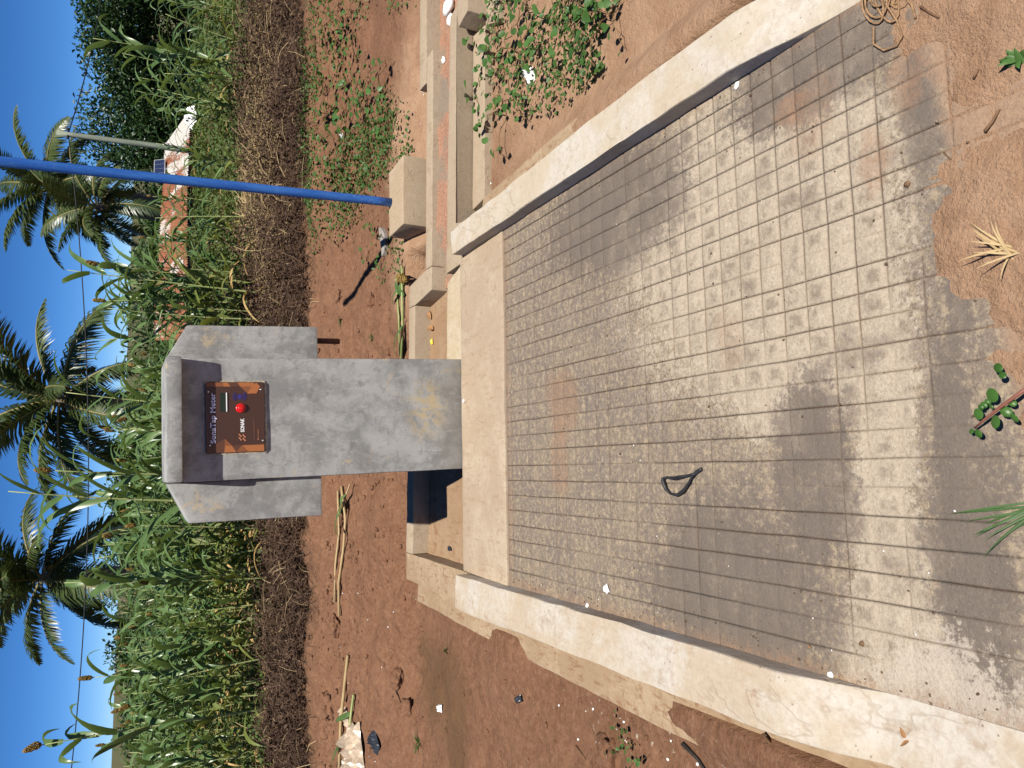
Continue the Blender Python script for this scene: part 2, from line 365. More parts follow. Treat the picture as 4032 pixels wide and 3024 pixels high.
def m_soil():
    g = NG('red_soil'); p = g.pos()
    n1 = g.noise(p, 0.9, 4, 0.6); n2 = g.noise(p, 6.0, 6, 0.7, 0.5); n3 = g.noise(p, 40.0, 6, 0.75); n4 = g.noise(p, 150.0, 3, 0.7)
    s = g.n('ShaderNodeSeparateXYZ'); g.l(p, s.inputs[0])
    n5 = g.noise(p, 16.0, 6, 0.75, 0.3)
    c = g.mix(g.ramp(n2, 0.35, 0.66), (0.30, 0.155, 0.086), (0.225, 0.108, 0.058))
    c = g.mix(g.ramp(n5, 0.42, 0.62, 0.0, 0.6), c, (0.185, 0.088, 0.046))
    c = g.mix(g.math('MULTIPLY', g.ramp(n3, 0.42, 0.7), 0.6), c, (0.40, 0.225, 0.14))
    c = g.mix(g.math('MULTIPLY', g.ramp(n1, 0.5, 0.66), 0.35), c, (0.20, 0.105, 0.06))
    # paler, sandy trodden ground right of the apron and before it
    w = g.warp(0.5, 2.0)
    pale = g.math('MAXIMUM', g.blob(2.5, 2.2, 1.5, 1.7, 0.7, w), g.math('MAXIMUM', g.blob(0.5, 0.35, 2.4, 1.0, 0.4, w), g.blob(1.9, 4.5, 1.1, 0.4, 0.9, w)))
    c = g.mix(g.math('MULTIPLY', pale, 0.85), c, g.mix(g.ramp(n2, 0.35, 0.65), (0.56, 0.365, 0.235), (0.46, 0.28, 0.17)))
    lime = g.math('MULTIPLY', g.ramp(g.noise(p, 34.0, 4, 0.65), 0.64, 0.7), g.math('MAXIMUM', g.blob(1.62, 4.35, 0.6, 0.14, 1.0, w), g.blob(-0.98, 2.3, 0.14, 0.7, 1.0, w)))
    c = g.mix(lime, c, (0.62, 0.55, 0.44))
    damp = g.math('MAXIMUM', g.blob(-1.25, 4.35, 0.24, 0.34, 1.0, w), g.blob(-1.5, 4.1, 0.2, 0.15, 1.0, w))
    c = g.mix(g.math('MULTIPLY', damp, 0.7), c, (0.15, 0.085, 0.04))
    # humus under the weeds, grassy land beyond
    hum = g.ramp(g.math('ADD', s.outputs[1], g.math('MULTIPLY', n2, 1.0)), 6.9, 7.8)
    c = g.mix(hum, c, g.mix(g.ramp(n3, 0.4, 0.65), (0.085, 0.05, 0.03), (0.17, 0.105, 0.06)))
    far = g.ramp(s.outputs[1], 13.0, 26.0)
    c = g.mix(far, c, g.mix(g.ramp(n1, 0.4, 0.6), (0.07, 0.10, 0.03), (0.13, 0.10, 0.05)))
    c = g.mix(g.ramp(n4, 0.45, 0.8, 0.0, 0.35), c, (0.13, 0.065, 0.04))
    return g.out(c, g.math('ADD', g.math('ADD', g.math('MULTIPLY', n4, 0.2), g.math('MULTIPLY', n3, 0.7)), g.math('MULTIPLY', n5, 1.3)), 0.9, 0.022, 0.95, (0.80, 0.785, 0.77))
M_SOIL = m_soil()
M_CLOD = M_SOIL

def leafmat(name, c1, c2, tip=None, trans=0.35, rough=0.5, rnd=0.35, spec=0.3):
    g = NG(name)
    oi = g.n('ShaderNodeObjectInfo').outputs['Random']
    n = g.noise(g.pos(), 7.0, 3, 0.6); nf = g.noise(g.pos(), 30.0, 3, 0.6)
    f = g.math('ADD', g.math('MULTIPLY', oi, rnd), g.math('MULTIPLY', g.ramp(n, 0.3, 0.7), 1 - rnd))
    c = g.mix(f, c1, c2)
    if tip: c = g.mix(g.ramp(nf, 0.60, 0.72), c, tip)
    g.l(c, g.b.inputs['Base Color']); g.b.inputs['Roughness'].default_value = rough
    g.b.inputs['Specular IOR Level'].default_value = spec
    tr = g.n('ShaderNodeBsdfTranslucent'); g.l(g.mix(0.5, c, (c2[0] * 1.7, c2[1] * 1.6, c2[2] * 0.7)), tr.inputs[0])
    ms = g.n('ShaderNodeMixShader'); ms.inputs[0].default_value = trans
    g.l(g.b.outputs[0], ms.inputs[1]); g.l(tr.outputs[0], ms.inputs[2])
    g.l(ms.outputs[0], g.t.nodes['Material Output'].inputs[0])
    return g.m
M_SLEAF = leafmat('sorghum_leaf', (0.050, 0.105, 0.026), (0.155, 0.235, 0.085), None, 0.25, 0.33, 0.6, 0.55)
M_SLEAF2 = leafmat('sorghum_leaf_ageing', (0.10, 0.15, 0.03), (0.20, 0.22, 0.06), (0.30, 0.17, 0.05), 0.28, 0.5, 0.4)
M_SDRY = leafmat('sorghum_leaf_dry', (0.34, 0.20, 0.07), (0.50, 0.36, 0.17), (0.25, 0.11, 0.04), 0.2, 0.8, 0.4, 0.1)
M_STALK = leafmat('sorghum_stalk', (0.20, 0.26, 0.08), (0.38, 0.40, 0.17), (0.40, 0.32, 0.14), 0.0, 0.45, 0.4)
M_STRAW = leafmat('straw', (0.36, 0.25, 0.12), (0.52, 0.40, 0.22), None, 0.1, 0.7, 0.5, 0.15)
M_GRAIN = leafmat('sorghum_grain', (0.16, 0.10, 0.030), (0.27, 0.18, 0.055), (0.08, 0.045, 0.02), 0.0, 0.8, 0.6, 0.1)
M_WEED = leafmat('weed_leaf', (0.035, 0.085, 0.018), (0.085, 0.165, 0.04), None, 0.25, 0.5, 0.2)
M_HERB = leafmat('herb_leaf', (0.045, 0.085, 0.02), (0.12, 0.17, 0.045), (0.20, 0.19, 0.05), 0.25, 0.6, 0.0)
M_VINE = leafmat('creeper_leaf', (0.035, 0.09, 0.018), (0.085, 0.18, 0.045), (0.14, 0.19, 0.06), 0.25, 0.45, 0.5)
M_VSTEM = leafmat('creeper_stem', (0.11, 0.09, 0.03), (0.20, 0.10, 0.05), None, 0.0, 0.6, 0.5)
M_TWIG = leafmat('dead_twig', (0.045, 0.027, 0.020), (0.115, 0.072, 0.048), (0.20, 0.14, 0.095), 0.0, 0.9, 0.0, 0.1)
M_TREE = leafmat('tree_leaf', (0.014, 0.036, 0.011), (0.040, 0.082, 0.024), None, 0.15, 0.4, 0.0, 0.4)
M_TREE2 = leafmat('shrub_leaf', (0.022, 0.055, 0.013), (0.06, 0.11, 0.03), None, 0.18, 0.5, 0.0, 0.3)
M_PALM = leafmat('palm_frond', (0.022, 0.046, 0.013), (0.085, 0.115, 0.036), (0.18, 0.16, 0.055), 0.15, 0.36, 0.7, 0.5)
M_BARK = NG('bark').out((0.16, 0.125, 0.095), None, rough=0.95)

def simple(name, col, rough=0.6, metal=0.0, spec=0.4, var=0.0, nscale=20.0, bump=0.0):
    g = NG(name); g.b.inputs['Metallic'].default_value = metal; g.b.inputs['Specular IOR Level'].default_value = spec
    if var > 0:
        n = g.noise(g.obj(), nscale, 5, 0.7)
        c = g.mix(g.ramp(n, 0.35, 0.68), tuple(x * (1 - var) for x in col), tuple(min(1, x * (1 + var)) for x in col))
        return g.out(c, n if bump else None, bump, 0.003, rough)
    return g.out(col, None, rough=rough)

def m_bluepipe():
    g = NG('blue_paint'); p = g.obj()
    n = g.noise(g.scale(p, (1, 1, 0.12)), 30.0, 5, 0.7); n2 = g.noise(p, 60.0, 4, 0.7)
    c = g.mix(g.ramp(n, 0.35, 0.7), (0.020, 0.095, 0.36), (0.045, 0.165, 0.47))
    s = g.n('ShaderNodeSeparateXYZ'); g.l(p, s.inputs[0])
    c = g.mix(g.math('MULTIPLY', g.ramp(n2, 0.55, 0.66), g.ramp(s.outputs[2], 0.6, 0.0, 0.12, 0.8)), c, (0.22, 0.27, 0.36))
    return g.out(c, n2, 0.1, 0.002, 0.42)
M_BLUE = m_bluepipe()
M_PIPE = simple('rusted_pipe', (0.085, 0.028, 0.018), 0.7, 0.0, 0.3, 0.35, 60)

# ------------------------------------------------------------------ ground
def sst(a, b, x):
    t = np.clip((x - a) / (b - a), 0, 1); return t * t * (3 - 2 * t)
def g_base(x, y):
    """soil level (arrays), before small relief"""
    x = np.asarray(x, float); y = np.asarray(y, float)
    z = np.full(np.broadcast(x, y).shape, -0.12)
    # behind the walls the soil lies level with them and climbs towards the garden
    back = sst(4.0, 4.7, y) * sst(0.4, 1.2, x) + sst(4.66, 5.2, y) * (1 - sst(0.4, 1.2, x))
    z = z + back * 0.115
    z = z + sst(5.2, 8.2, y) * 0.22
    z = z + 0.036 * np.clip(x, -6, 8) * sst(5.0, 8.5, y)
    # land falls away beyond the field
    z = z - sst(13.0, 40.0, y) * 4.2
    # left of the apron it rises gently away from the footing
    z = z + 0.07 * sst(-1.0, -2.4, x) * (1 - back)
    z = z + 0.045 * np.exp(-((x + 0.95) / 0.20) ** 2 - ((y - 3.42) / 0.26) ** 2)
    # right: a low bank
    z = z - 0.025 * sst(1.3, 1.5, x) * (1 - back)
    # before the apron soil has spread over its end
    te = np.interp(x, [-1.2, -0.6, -0.3, 0.0, 0.2, 0.4, 0.6, 0.9, 1.0, 1.12, 1.35, 1.8], [0.70, 0.74, 0.76, 0.81, 0.88, 0.93, 0.945, 0.965, 1.02, 1.13, 1.25, 1.30])
    inside = sst(-0.98, -0.86, x) * sst(1.62, 1.46, x)
    lip = 0.012 - 0.10 * (y - te)
    lip = np.where(y < te, 0.002 - 0.03 * (y - te), np.maximum(0.002 - 0.07 * (y - te), -0.16))
    z = np.where(inside > 0, z * (1 - inside) + np.maximum(z, lip) * inside, z)
    outside_near = (1 - inside) * sst(1.25, 0.75, y)
    z = z * (1 - outside_near) + 0.0 * outside_near
    # cut away under the concrete
    cut = sst(-0.80, -0.74, x) * sst(1.40, 1.34, x) * sst(0.10, 0.40, y - te) * sst(4.62, 4.56, y)
    cut = np.maximum(cut, sst(1.0, 1.1, x) * sst(4.7, 4.6, x) * sst(3.66, 3.72, y) * sst(4.19, 4.15, y))
    cut = np.maximum(cut, sst(2.44, 2.5, x) * sst(4.7, 4.6, x) * sst(3.48, 3.54, y) * sst(4.28, 4.24, y))
    z = z * (1 - cut) + np.minimum(z, -0.30) * cut
    return z
def g_relief(x, y):
    lumps = 0.030 * fbm(x, y, 3.1, 4, 2.2) + 0.013 * fbm(x, y, 7.7, 4, 8.0)
    if y > 1.5 and x < 1.4: lumps += 0.020 * max(0.0, mnoise.noise(Vector((x * 1.3, y * 1.3, 40))) + 0.25) * abs(fbm(x, y, 2.2, 3, 13.0))
    a = 1.0
    if y < 1.3: return 0.012 * fbm(x, y, 3.1, 3, 3.0) + 0.007 * fbm(x, y, 7.7, 3, 16.0)
    elif x > 1.3 and y < 4: a = 0.45
    d = math.exp(-((y - 6.4) / 0.5) ** 2) * 0.11 * max(0, mnoise.noise(Vector((x * 1.5, y * 2, 5))) + 0.35 + 0.5 * mnoise.noise(Vector((x * 6, y * 7, 5))))
    if 4.5 < y < 8 and x < 1.2: a = 1.7
    if -0.84 < x < 1.44 and 1.2 < y < 4.6: return 0.0
    near_edge = 1.0
    if -1.05 < x < 1.7 and 1.3 < y < 4.75: near_edge = 0.3
    if 0.9 < x < 4.6 and 3.4 < y < 4.45: near_edge = 0.25
    return (lumps * a + d) * near_edge
def gz(x, y): return float(g_base(x, y)) + g_relief(x, y)
def at_ground(px, py):
    d = ray(px, py)
    z = 0.0
    for _ in range(12):
        p = CAM + d * ((z - CAM.z) / d.z); z = 0.5 * z + 0.5 * gz(p.x, p.y)
    return Vector((p.x, p.y, gz(p.x, p.y)))

def build_ground():
    fine_x = np.concatenate([np.arange(-4.2, -3.0, 0.035), np.arange(-3.0, 1.7, 0.022), np.arange(1.7, 5.6, 0.035)]); fine_y = np.concatenate([np.arange(0.2, 1.6, 0.02), np.arange(1.6, 4.4, 0.032), np.arange(4.4, 7.2, 0.024), np.arange(7.2, 8.6, 0.035)])
    def grow(start, end, d0, r):
        out = []; c = start; d = d0
        while c < end: c += d; d *= r; out.append(c)
        return np.array(out)
    xr = grow(fine_x[-1], 1500, 0.05, 1.12); xl = -grow(4.2, 1500, 0.05, 1.12)[::-1]
    yf = grow(fine_y[-1], 2500, 0.05, 1.08); yb = -grow(-0.2, 60, 0.06, 1.25)[::-1]
    X = np.concatenate([xl, fine_x, xr]); Y = np.concatenate([yb, fine_y, yf])
    XX, YY = np.meshgrid(X, Y)
    ZZ = g_base(XX, YY)
    for j in range(len(Y)):
        if not (0 < Y[j] < 16): continue
        for i in range(len(X)):
            if -7 < X[i] < 9: ZZ[j, i] += g_relief(X[i], Y[j])
    nx, ny = len(X), len(Y)
    co = np.stack([XX.ravel(), YY.ravel(), ZZ.ravel()], 1)
    idx = np.arange(nx * ny).reshape(ny, nx)
    q = np.stack([idx[:-1, :-1], idx[:-1, 1:], idx[1:, 1:], idx[1:, :-1]], -1).reshape(-1, 4)
    me = bpy.data.meshes.new('ground')
    me.from_pydata(co.tolist(), [], q.tolist())
    me.polygons.foreach_set('use_smooth', [True] * len(q)); me.update()
    return tag(link('ground', me, M_SOIL), 'bare red-brown soil round the concrete apron and on towards the field', None, None, 'structure')
build_ground()

# ------------------------------------------------------------------ paved apron with scored squares
GX, GY, CA, CB = 1.082, 3.056, 0.0673, 0.0786
def build_apron():
    base = prism('paved_apron', [(-0.70, 0.55), (1.29, 0.55), (1.29, 3.18), (-0.70, 3.18)], -0.25, -0.012, M_APRON)
    tag(base, 'grey-brown cement apron scored into small squares', None, None, 'structure')
    # line positions
    sx = [1.1365] + [GX - CA * i for i in range(0, 24)] + [-0.538]
    ty = [3.1835, GY + CB] + [GY - CB * k for k in range(0, 24)]
    t = ty[-1]
    for k in range(24, 33):
        t -= CB * (1.0 + 0.06 * min(3, k - 23)); ty.append(t)
    nx, ny = len(sx) - 1, len(ty) - 1
    def wob(i, j):
        return (0.0022 * mnoise.noise(Vector((i * .7, j * .45, 1))) , 0.0022 * mnoise.noise(Vector((i * .6, j * .7, 9))))
    def x_at(i): return sx[min(i, len(sx) - 1)]
    def fade_long(i, y):     # scored line i running away from the camera
        if i == 0 or i == len(sx) - 1: return 0.0
        v = 0.45 + 1.3 * mnoise.noise(Vector((i * 3.7, y * 1.1, 2))) + 0.35
        if y < 1.15: v -= (1.15 - y) * 1.2
        if 1.15 < y < 2.1: v += 0.25
        if x_at(i) < -0.40 and y < 1.28: v = 0.0
        return min(1, max(0.0, v))
    def fade_cross(j, x, y):
        if j == 0: return 0.9
        v = 0.2 + 1.5 * mnoise.noise(Vector((x * 2.2, j * 3.3, 4))) + 0.25
        if x < 0.1 and y < 1.75: v -= 0.5
        if y > 2.2: v -= 0.15
        if x > 0.3 and 1.2 < y < 2.0: v += 0.55
        if y < 1.05: v -= 0.4
        if x < -0.38 and y < 1.25: v = 0.0
        return min(1, max(0.0, v))
    cells = []
    P = (0.0, 0.034, 0.085, 0.915, 0.966, 1.0)
    def depth(e, side):                # profile across a score line
        return (1.0, 0.15, 0.0)[e] if side else 0
    for j in range(ny):
        for i in range(nx):
            x0, x1, y0, y1 = sx[i + 1], sx[i], ty[j + 1], ty[j]
            vs = []; cs = []; uvs = []
            tilt = 0.0012 * mnoise.noise(Vector((i * 5.1, j * 4.3, 0)))
            for b in range(6):
                for a in range(6):
                    u, v = P[a], P[b]
                    x = x0 + (x1 - x0) * u; y = y0 + (y1 - y0) * v
                    ea, eb = min(a, 5 - a), min(b, 5 - b)
                    gl = fade_long(i + 1 if a < 3 else i, y) * (1.0, 0.2, 0.0)[ea]
                    gc = fade_cross(j + 1 if b < 3 else j, x, y) * (1.0, 0.2, 0.0)[eb]
                    w0 = wob(x / CA, y / CB)
                    q = max(gl, gc)
                    hump = 0.0010 * (1 if ea >= 2 and eb >= 2 else 0)
                    vs.append((x + w0[0], y + w0[1], -0.0042 * q + hump + 0.0015 * mnoise.noise(Vector((x * 5, y * 5, 8))) + (0.0022 if i in (0,) else 0)))
                    cs.append(q); uvs.append((i + 1 - u, j + 1 - v))
            fs = [[b * 6 + a, b * 6 + a + 1, (b + 1) * 6 + a + 1, (b + 1) * 6 + a] for b in range(5) for a in range(5)]
            xc, yc = 0.5 * (x0 + x1), 0.5 * (y0 + y1)
            cells.append((xc ** 2 + yc ** 2 + 2.5, vs, fs, cs, uvs, yc))
    vis = [c for c in cells if c[5] > 0.85]; hid = [c for c in cells if c[5] <= 0.85]
    vis.sort(key=lambda c: c[0])
    def mk(name, group):
        V = []; F = []; Cc = []; U = []
        for c in group:
            b = len(V); V += c[1]; Cc += c[3]; U += c[4]
            F += [[k + b for k in f] for f in c[2]]
        me = bpy.data.meshes.new(name); me.from_pydata(V, [], F)
        ca = me.color_attributes.new('groove', 'FLOAT_COLOR', 'POINT')
        ca.data.foreach_set('color', np.repeat(np.array(Cc), 4))
        uvl = me.uv_layers.new(name='UVMap')
        li = np.empty(len(me.loops), int); me.loops.foreach_get('vertex_index', li)
        uvl.data.foreach_set('uv', np.array(U)[li].ravel())
        me.polygons.foreach_set('use_smooth', [True] * len(F)); me.update()
        return link(name, me, M_APRON, base)
    for c in vis[:300]: mk('paving_square', [c])
    tag(mk('far_paving_squares', vis[300:] + hid), None, None, None, 'stuff')
    st = prism('edge_strip', [(-0.545, 3.188), (1.128, 3.184), (1.118, 3.700), (-0.527, 3.692)], -0.25, 0.008, M_STRIP, base, 0.006, 0.0025)
    return base
apron = build_apron()

# ------------------------------------------------------------------ kerbs
def kerb_drop(x, y):  # the near ends are feathered down into the apron
    return -0.064 * (1 - min(1, max(0, (y - 1.27) / 0.30))) ** 1.2
def kerb_drop_l(x, y):
    return -0.069 * (1 - min(1, max(0, (y - 1.245) / 0.27))) ** 1.2
kr = prism('right_kerb', [(1.1345, 0.95), (1.1350, 2.2), (1.1305, 3.665), (1.262, 3.69), (1.298, 2.2), (1.300, 0.95)], -0.2, 0.068, MK_R, None, 0.007, 0.004, 0.03, kerb_drop)
tag(kr, 'pale plastered kerb along the right side of the apron', 'kerb')
kf = prism('footing', [(1.27, 0.9), (1.544, 0.9), (1.512, 1.965), (1.486, 2.85), (1.455, 3.62), (1.27, 3.68)], -0.32, -0.098, M_FOOT, kr, 0.008, 0.004)
kl = prism('left_kerb', [(-0.535, 0.70), (-0.533, 2.2), (-0.538, 3.645), (-0.708, 3.66), (-0.700, 2.2), (-0.700, 0.70)], -0.2, 0.073, MK_L, None, 0.008, 0.005, 0.03, kerb_drop_l)
tag(kl, 'pale plastered kerb along the left side, stained with red soil', 'kerb')
kf2 = prism('footing', [(-0.69, 0.9), (-0.66, 4.66), (-0.833, 4.672), (-0.866, 3.81), (-0.883, 3.22), (-0.908, 2.1), (-0.93, 0.9)], -0.32, -0.098, M_FOOT, kl, 0.008, 0.004)
M_CRACK = simple('cement_bead', (0.50, 0.41, 0.31), 0.9, 0, 0.2, 0.2, 40)

# ------------------------------------------------------------------ drain trough behind the kiosk
dt = thing('drain_trough', (0.3, 4.2, -0.1), 'cream concrete spill trough with a drain channel running off to the right', 'drain')
def dpart(name, poly, z0, z1, mat=M_BEAM, bev=0.006):
    o = prism(name, poly, z0, z1, mat, None, bev, 0.003)
    o.parent = dt; o.matrix_parent_inverse = Matrix.Translation(-dt.location)
    return o
dpart('side_wall', [(-0.533, 3.668), (-0.520, 4.482), (-0.520, 4.607), (-0.680, 4.607), (-0.706, 3.668)], -0.3, 0.0, M_FOOT)
dpart('back_wall', [(-0.518, 4.484), (1.012, 4.429), (1.012, 4.540), (-0.518, 4.605)], -0.3, 0.0)
dpart('return_wall', [(1.050, 4.141), (1.190, 4.136), (1.190, 4.250), (1.156, 4.538), (1.015, 4.540), (1.0145, 4.42)], -0.3, 0.0)
dpart('channel_wall', [(1.193, 4.137), (2.530, 4.096), (2.530, 4.204), (1.193, 4.243)], -0.3, 0.0)
dpart('channel_wall', [(1.090, 3.918), (1.101, 3.703), (1.33, 3.70), (1.34, 3.777), (2.46, 3.738), (2.60, 3.735), (2.585, 3.831)], -0.3, -0.001)
dpart('basin_wall', [(2.363, 4.210), (4.6, 4.165), (4.6, 4.29), (2.366, 4.328)], -0.3, 0.002)
dpart('basin_wall', [(2.478, 3.575), (4.6, 3.535), (4.6, 3.66), (2.62, 3.705), (2.602, 3.733), (2.452, 3.702)], -0.3, 0.002)
dpart('wall_footing', [(1.43, 3.765), (2.44, 3.73), (2.42, 3.57), (1.45, 3.606)], -0.32, -0.100, M_BEAM)
dpart('wall_footing', [(2.43, 3.59), (4.6, 3.55), (4.6, 3.38), (2.36, 3.42)], -0.32, -0.112, M_BEAM)
dpart('spill_ledge', [(0.30, 3.69), (1.100, 3.703), (1.060, 3.83), (1.035, 3.915), (0.30, 3.94)], -0.3, -0.006, plaster('ledge_plaster', (0.58, 0.47, 0.32), (0.37, 0.24, 0.13), (0.62, 0.53, 0.39), 0.35, red=0.35))
m_floor = plaster('trough_floor', (0.40, 0.26, 0.155), (0.30, 0.165, 0.09), (0.46, 0.33, 0.215), 0.9, red=0.5, pits=False, streak=0.6, dim=(0.66, 0.63, 0.6))
dpart('trough_floor', [(-0.60, 3.66), (1.10, 3.66), (1.06, 4.50), (-0.60, 4.52)], -0.3, -0.104, m_floor)
g = NG('channel_sand'); n = g.noise(g.pos(), 60, 5, 0.7); n2 = g.noise(g.pos(), 3.0, 4, 0.6)
m_sand = g.out(g.mix(g.ramp(n2, 0.52, 0.62), g.mix(g.ramp(n, 0.4, 0.6), (0.34, 0.175, 0.11), (0.42, 0.235, 0.155)), (0.27, 0.21, 0.155)), n, 0.9, 0.02)
dpart('channel_floor', [(1.06, 3.86), (4.6, 3.62), (4.6, 4.24), (1.06, 4.20)], -0.3, -0.088, m_sand)
def sand_bed():
    mb = MB(); vs = []; nx_, ny_ = 90, 14
    for j in range(ny_ + 1):
        for i in range(nx_ + 1):
            x = 1.12 + 1.45 * i / nx_; y = 3.84 - 0.02 * (x - 1.1) + 0.315 * j / ny_
            e = min(1, 6 * min(i / nx_, 1 - i / nx_))
            vs.append(Vector((x, y, -0.10 + e * (0.050 + 0.018 * j / ny_ + 0.012 * fbm(x, y, 1, 3, 6.0) + 0.004 * mnoise.noise(Vector((x * 60, y * 60, 0)))))) - dt.location)
    mb.add(vs, [[j * (nx_ + 1) + i, j * (nx_ + 1) + i + 1, (j + 1) * (nx_ + 1) + i + 1, (j + 1) * (nx_ + 1) + i] for j in range(ny_) for i in range(nx_)])
    return mb.build('sand_bed', m_sand, dt)
sand_bed()

# ------------------------------------------------------------------ tap kiosk
TILT = R(-2.12)
kio = thing('tap_kiosk', (0.2855, 3.705, 0.0), 'grey cement water kiosk with a brown meter panel and two side arms', 'water kiosk')
kio.rotation_euler = (0, TILT, 0)
def kpart(name, bm, mats, bev=0.006, seg=None, wob=0.002):
    bmesh.ops.bevel(bm, geom=[e for e in bm.edges], offset=bev, segments=2, profile=0.6, affect='EDGES')
    for ax in range(3):
        vs = [v.co[ax] for v in bm.verts]; a, b = min(vs), max(vs)
        k = int((b - a) / 0.07)
        for i in range(1, k):
            co = [0, 0, 0]; no = [0, 0, 0]; co[ax] = a + (b - a) * i / k; no[ax] = 1
            bmesh.ops.bisect_plane(bm, geom=bm.verts[:] + bm.edges[:] + bm.faces[:], plane_co=co, plane_no=no)
    for v in bm.verts:
        p = v.co * 6
        v.co += Vector((mnoise.noise(p), mnoise.noise(p + Vector((7, 0, 0))), mnoise.noise(p + Vector((0, 5, 0))))) * wob
    me = bpy.data.meshes.new(name); bm.to_mesh(me); bm.free()
    me.polygons.foreach_set('use_smooth', [True] * len(me.polygons)); me.set_sharp_from_angle(angle=R(38))
    return link(name, me, mats, kio)
def hexa(lo, hi):
    bm = bmesh.new()
    v = [bm.verts.new(p) for p in lo + hi]; n = len(lo)
    bm.faces.new(v[:n][::-1]); bm.faces.new(v[n:])
    for i in range(n): bm.faces.new([v[i], v[(i + 1) % n], v[n + (i + 1) % n], v[n + i]])
    bmesh.ops.recalc_face_normals(bm, faces=bm.faces[:])
    return bm
PD = 0.33
kpart('pillar', hexa([(-0.2925, 0, -0.14), (0.2925, 0, -0.14), (0.2925, PD, -0.14), (-0.2925, PD, -0.14)],
                     [(-0.280, 0.0, 1.366), (0.280, 0.0, 1.366), (0.280, PD, 1.366), (-0.280, PD, 1.366)]), M_GREY, 0.010)
kpart('cap', hexa([(-0.279, -0.088, 1.3675), (0.2765, -0.088, 1.3675), (0.281, PD + .01, 1.3675), (-0.283, PD + .01, 1.3675)],
                  [(-0.277, -0.087, 1.432), (0.2745, -0.087, 1.432), (0.279, PD + .01, 1.432), (-0.281, PD + .01, 1.432)]), M_GREY, 0.012)
for sgn, xo in ((-1, 0.474), (1, 0.449)):
    a = 0.2835
    lo = [(sgn * a, 0.075, 0.732), (sgn * (xo + .005), 0.075, 0.732), (sgn * (xo - .006), 0.075, 1.333), (sgn * a, 0.075, 1.424)]
    hi = [(p[0], 0.285, p[2]) for p in lo]
    kpart('side_arm', hexa(lo, hi), M_GREY, 0.010)
pb = MB(); pb.tube([(0.398, 0.17, 0.74), (0.398, 0.17, 0.60)], 0.0145, 14)
for k in range(4): pass
pb.tube([(0.398, 0.17, 0.735), (0.398, 0.17, 0.715)], 0.019, 12)
pb.build('outlet_pipe', M_PIPE, kio)

# meter panel: own frame, x right, z up, print lies on the front
PX0, PX1, PZ0, PZ1 = -0.1565, 0.1665, 1.011, 1.267
PWD, PHT = PX1 - PX0, PZ1 - PZ0
YF = -0.014
def ppt(u, v, y=0.0): return (PX0 + PWD * u, YF - y, PZ1 - PHT * v)
M_PANEL = simple('brown_panel', (0.060, 0.028, 0.020), 0.35, 0, 0.5)
M_ORG = simple('orange_print', (0.36, 0.130, 0.045), 0.4, 0, 0.4)
M_ORG2 = simple('rust_print', (0.22, 0.080, 0.033), 0.4, 0, 0.4)
M_ORG3 = simple('umber_print', (0.105, 0.045, 0.026), 0.4, 0, 0.4)
M_LAV = simple('pale_letter', (0.62, 0.62, 0.78), 0.5); M_WHT = simple('white_letter', (0.82, 0.82, 0.80), 0.5)
M_NAVY = simple('navy_print', (0.035, 0.03, 0.19), 0.5); M_DIM = simple('dim_letter', (0.20, 0.09, 0.055), 0.5)
M_LOGO = simple('logo_print', (0.40, 0.165, 0.085), 0.5)
bm = bmesh.new()
vv = []
bw = MB(); bw.box(PX0, PX1, YF, 0.004, PZ0, PZ1)
me = bw.mesh('meter_panel', False); bm.from_mesh(me)
bmesh.ops.bevel(bm, geom=[e for e in bm.edges if abs(e.verts[0].co.x - e.verts[1].co.x) < 1e-6 and abs(e.verts[0].co.z - e.verts[1].co.z) < 1e-6], offset=0.006, segments=4, affect='EDGES')
bmesh.ops.bevel(bm, geom=[e for e in bm.edges if all(abs(v.co.y - YF) < 1e-6 for v in e.verts)], offset=0.0008, segments=1, affect='EDGES')
bm.to_mesh(me); bm.free()
panel = link('meter_panel', me, M_PANEL, kio)
mo = MB()  # rough mortar round the cut-out
fr = [(-0.004, -0.02, 1.004, -0.022)]
def mortar():
    mb = MB(); n = 40
    ring_in = []; ring_out = []
    def per(t, gx, gz_):
        x0, x1, z0, z1 = PX0 - gx, PX1 + gx, PZ0 - gz_, PZ1 + gz_
        t *= 4
        if t < 1: return x0 + (x1 - x0) * t, z0
        if t < 2: return x1, z0 + (z1 - z0) * (t - 1)
        if t < 3: return x1 - (x1 - x0) * (t - 2), z1
        return x0, z1 - (z1 - z0) * (t - 3)
    vs = []; N = 96
    for i in range(N):
        t = i / N
        a = per(t, 0.002, 0.003); w = 0.007 + 0.005 * mnoise.noise(Vector((t * 40, 0, 2))) + (0.004 if t < 0.25 else 0)
        b = per(t, 0.002 + w, 0.003 + w)
        h = 0.003 + 0.0022 * mnoise.noise(Vector((t * 60, 5, 2)))
        vs += [(a[0], -0.0015, a[1]), ((a[0] + b[0]) / 2, -0.002 - h, (a[1] + b[1]) / 2), (b[0], 0.002, b[1])]
    fs = []
    for i in range(N):
        j = (i + 1) % N
        for k in range(2): fs.append([i * 3 + k, j * 3 + k, j * 3 + k + 1, i * 3 + k + 1])
    mb.add(vs, fs)
    return mb.build('mortar_edge', simple('rough_mortar', (0.40, 0.345, 0.26), 0.95, 0, 0.2, 0.35, 50), kio)
mortar()
def flat_poly(name, polys, parent, y=0.0006):
    mats = []; mb = MB()
    for k, (mm, pts) in enumerate(polys):
        if mm not in mats: mats.append(mm)
        yy = y + 0.00025 * k
        pts = [ppt(u, v, yy) for u, v in pts]
        mb.add(pts, [list(range(len(pts)))], mats.index(mm))
    o = link(name, mb.mesh(name, False), None, parent)
    for mm in mats: o.data.materials.append(mm)
    return o
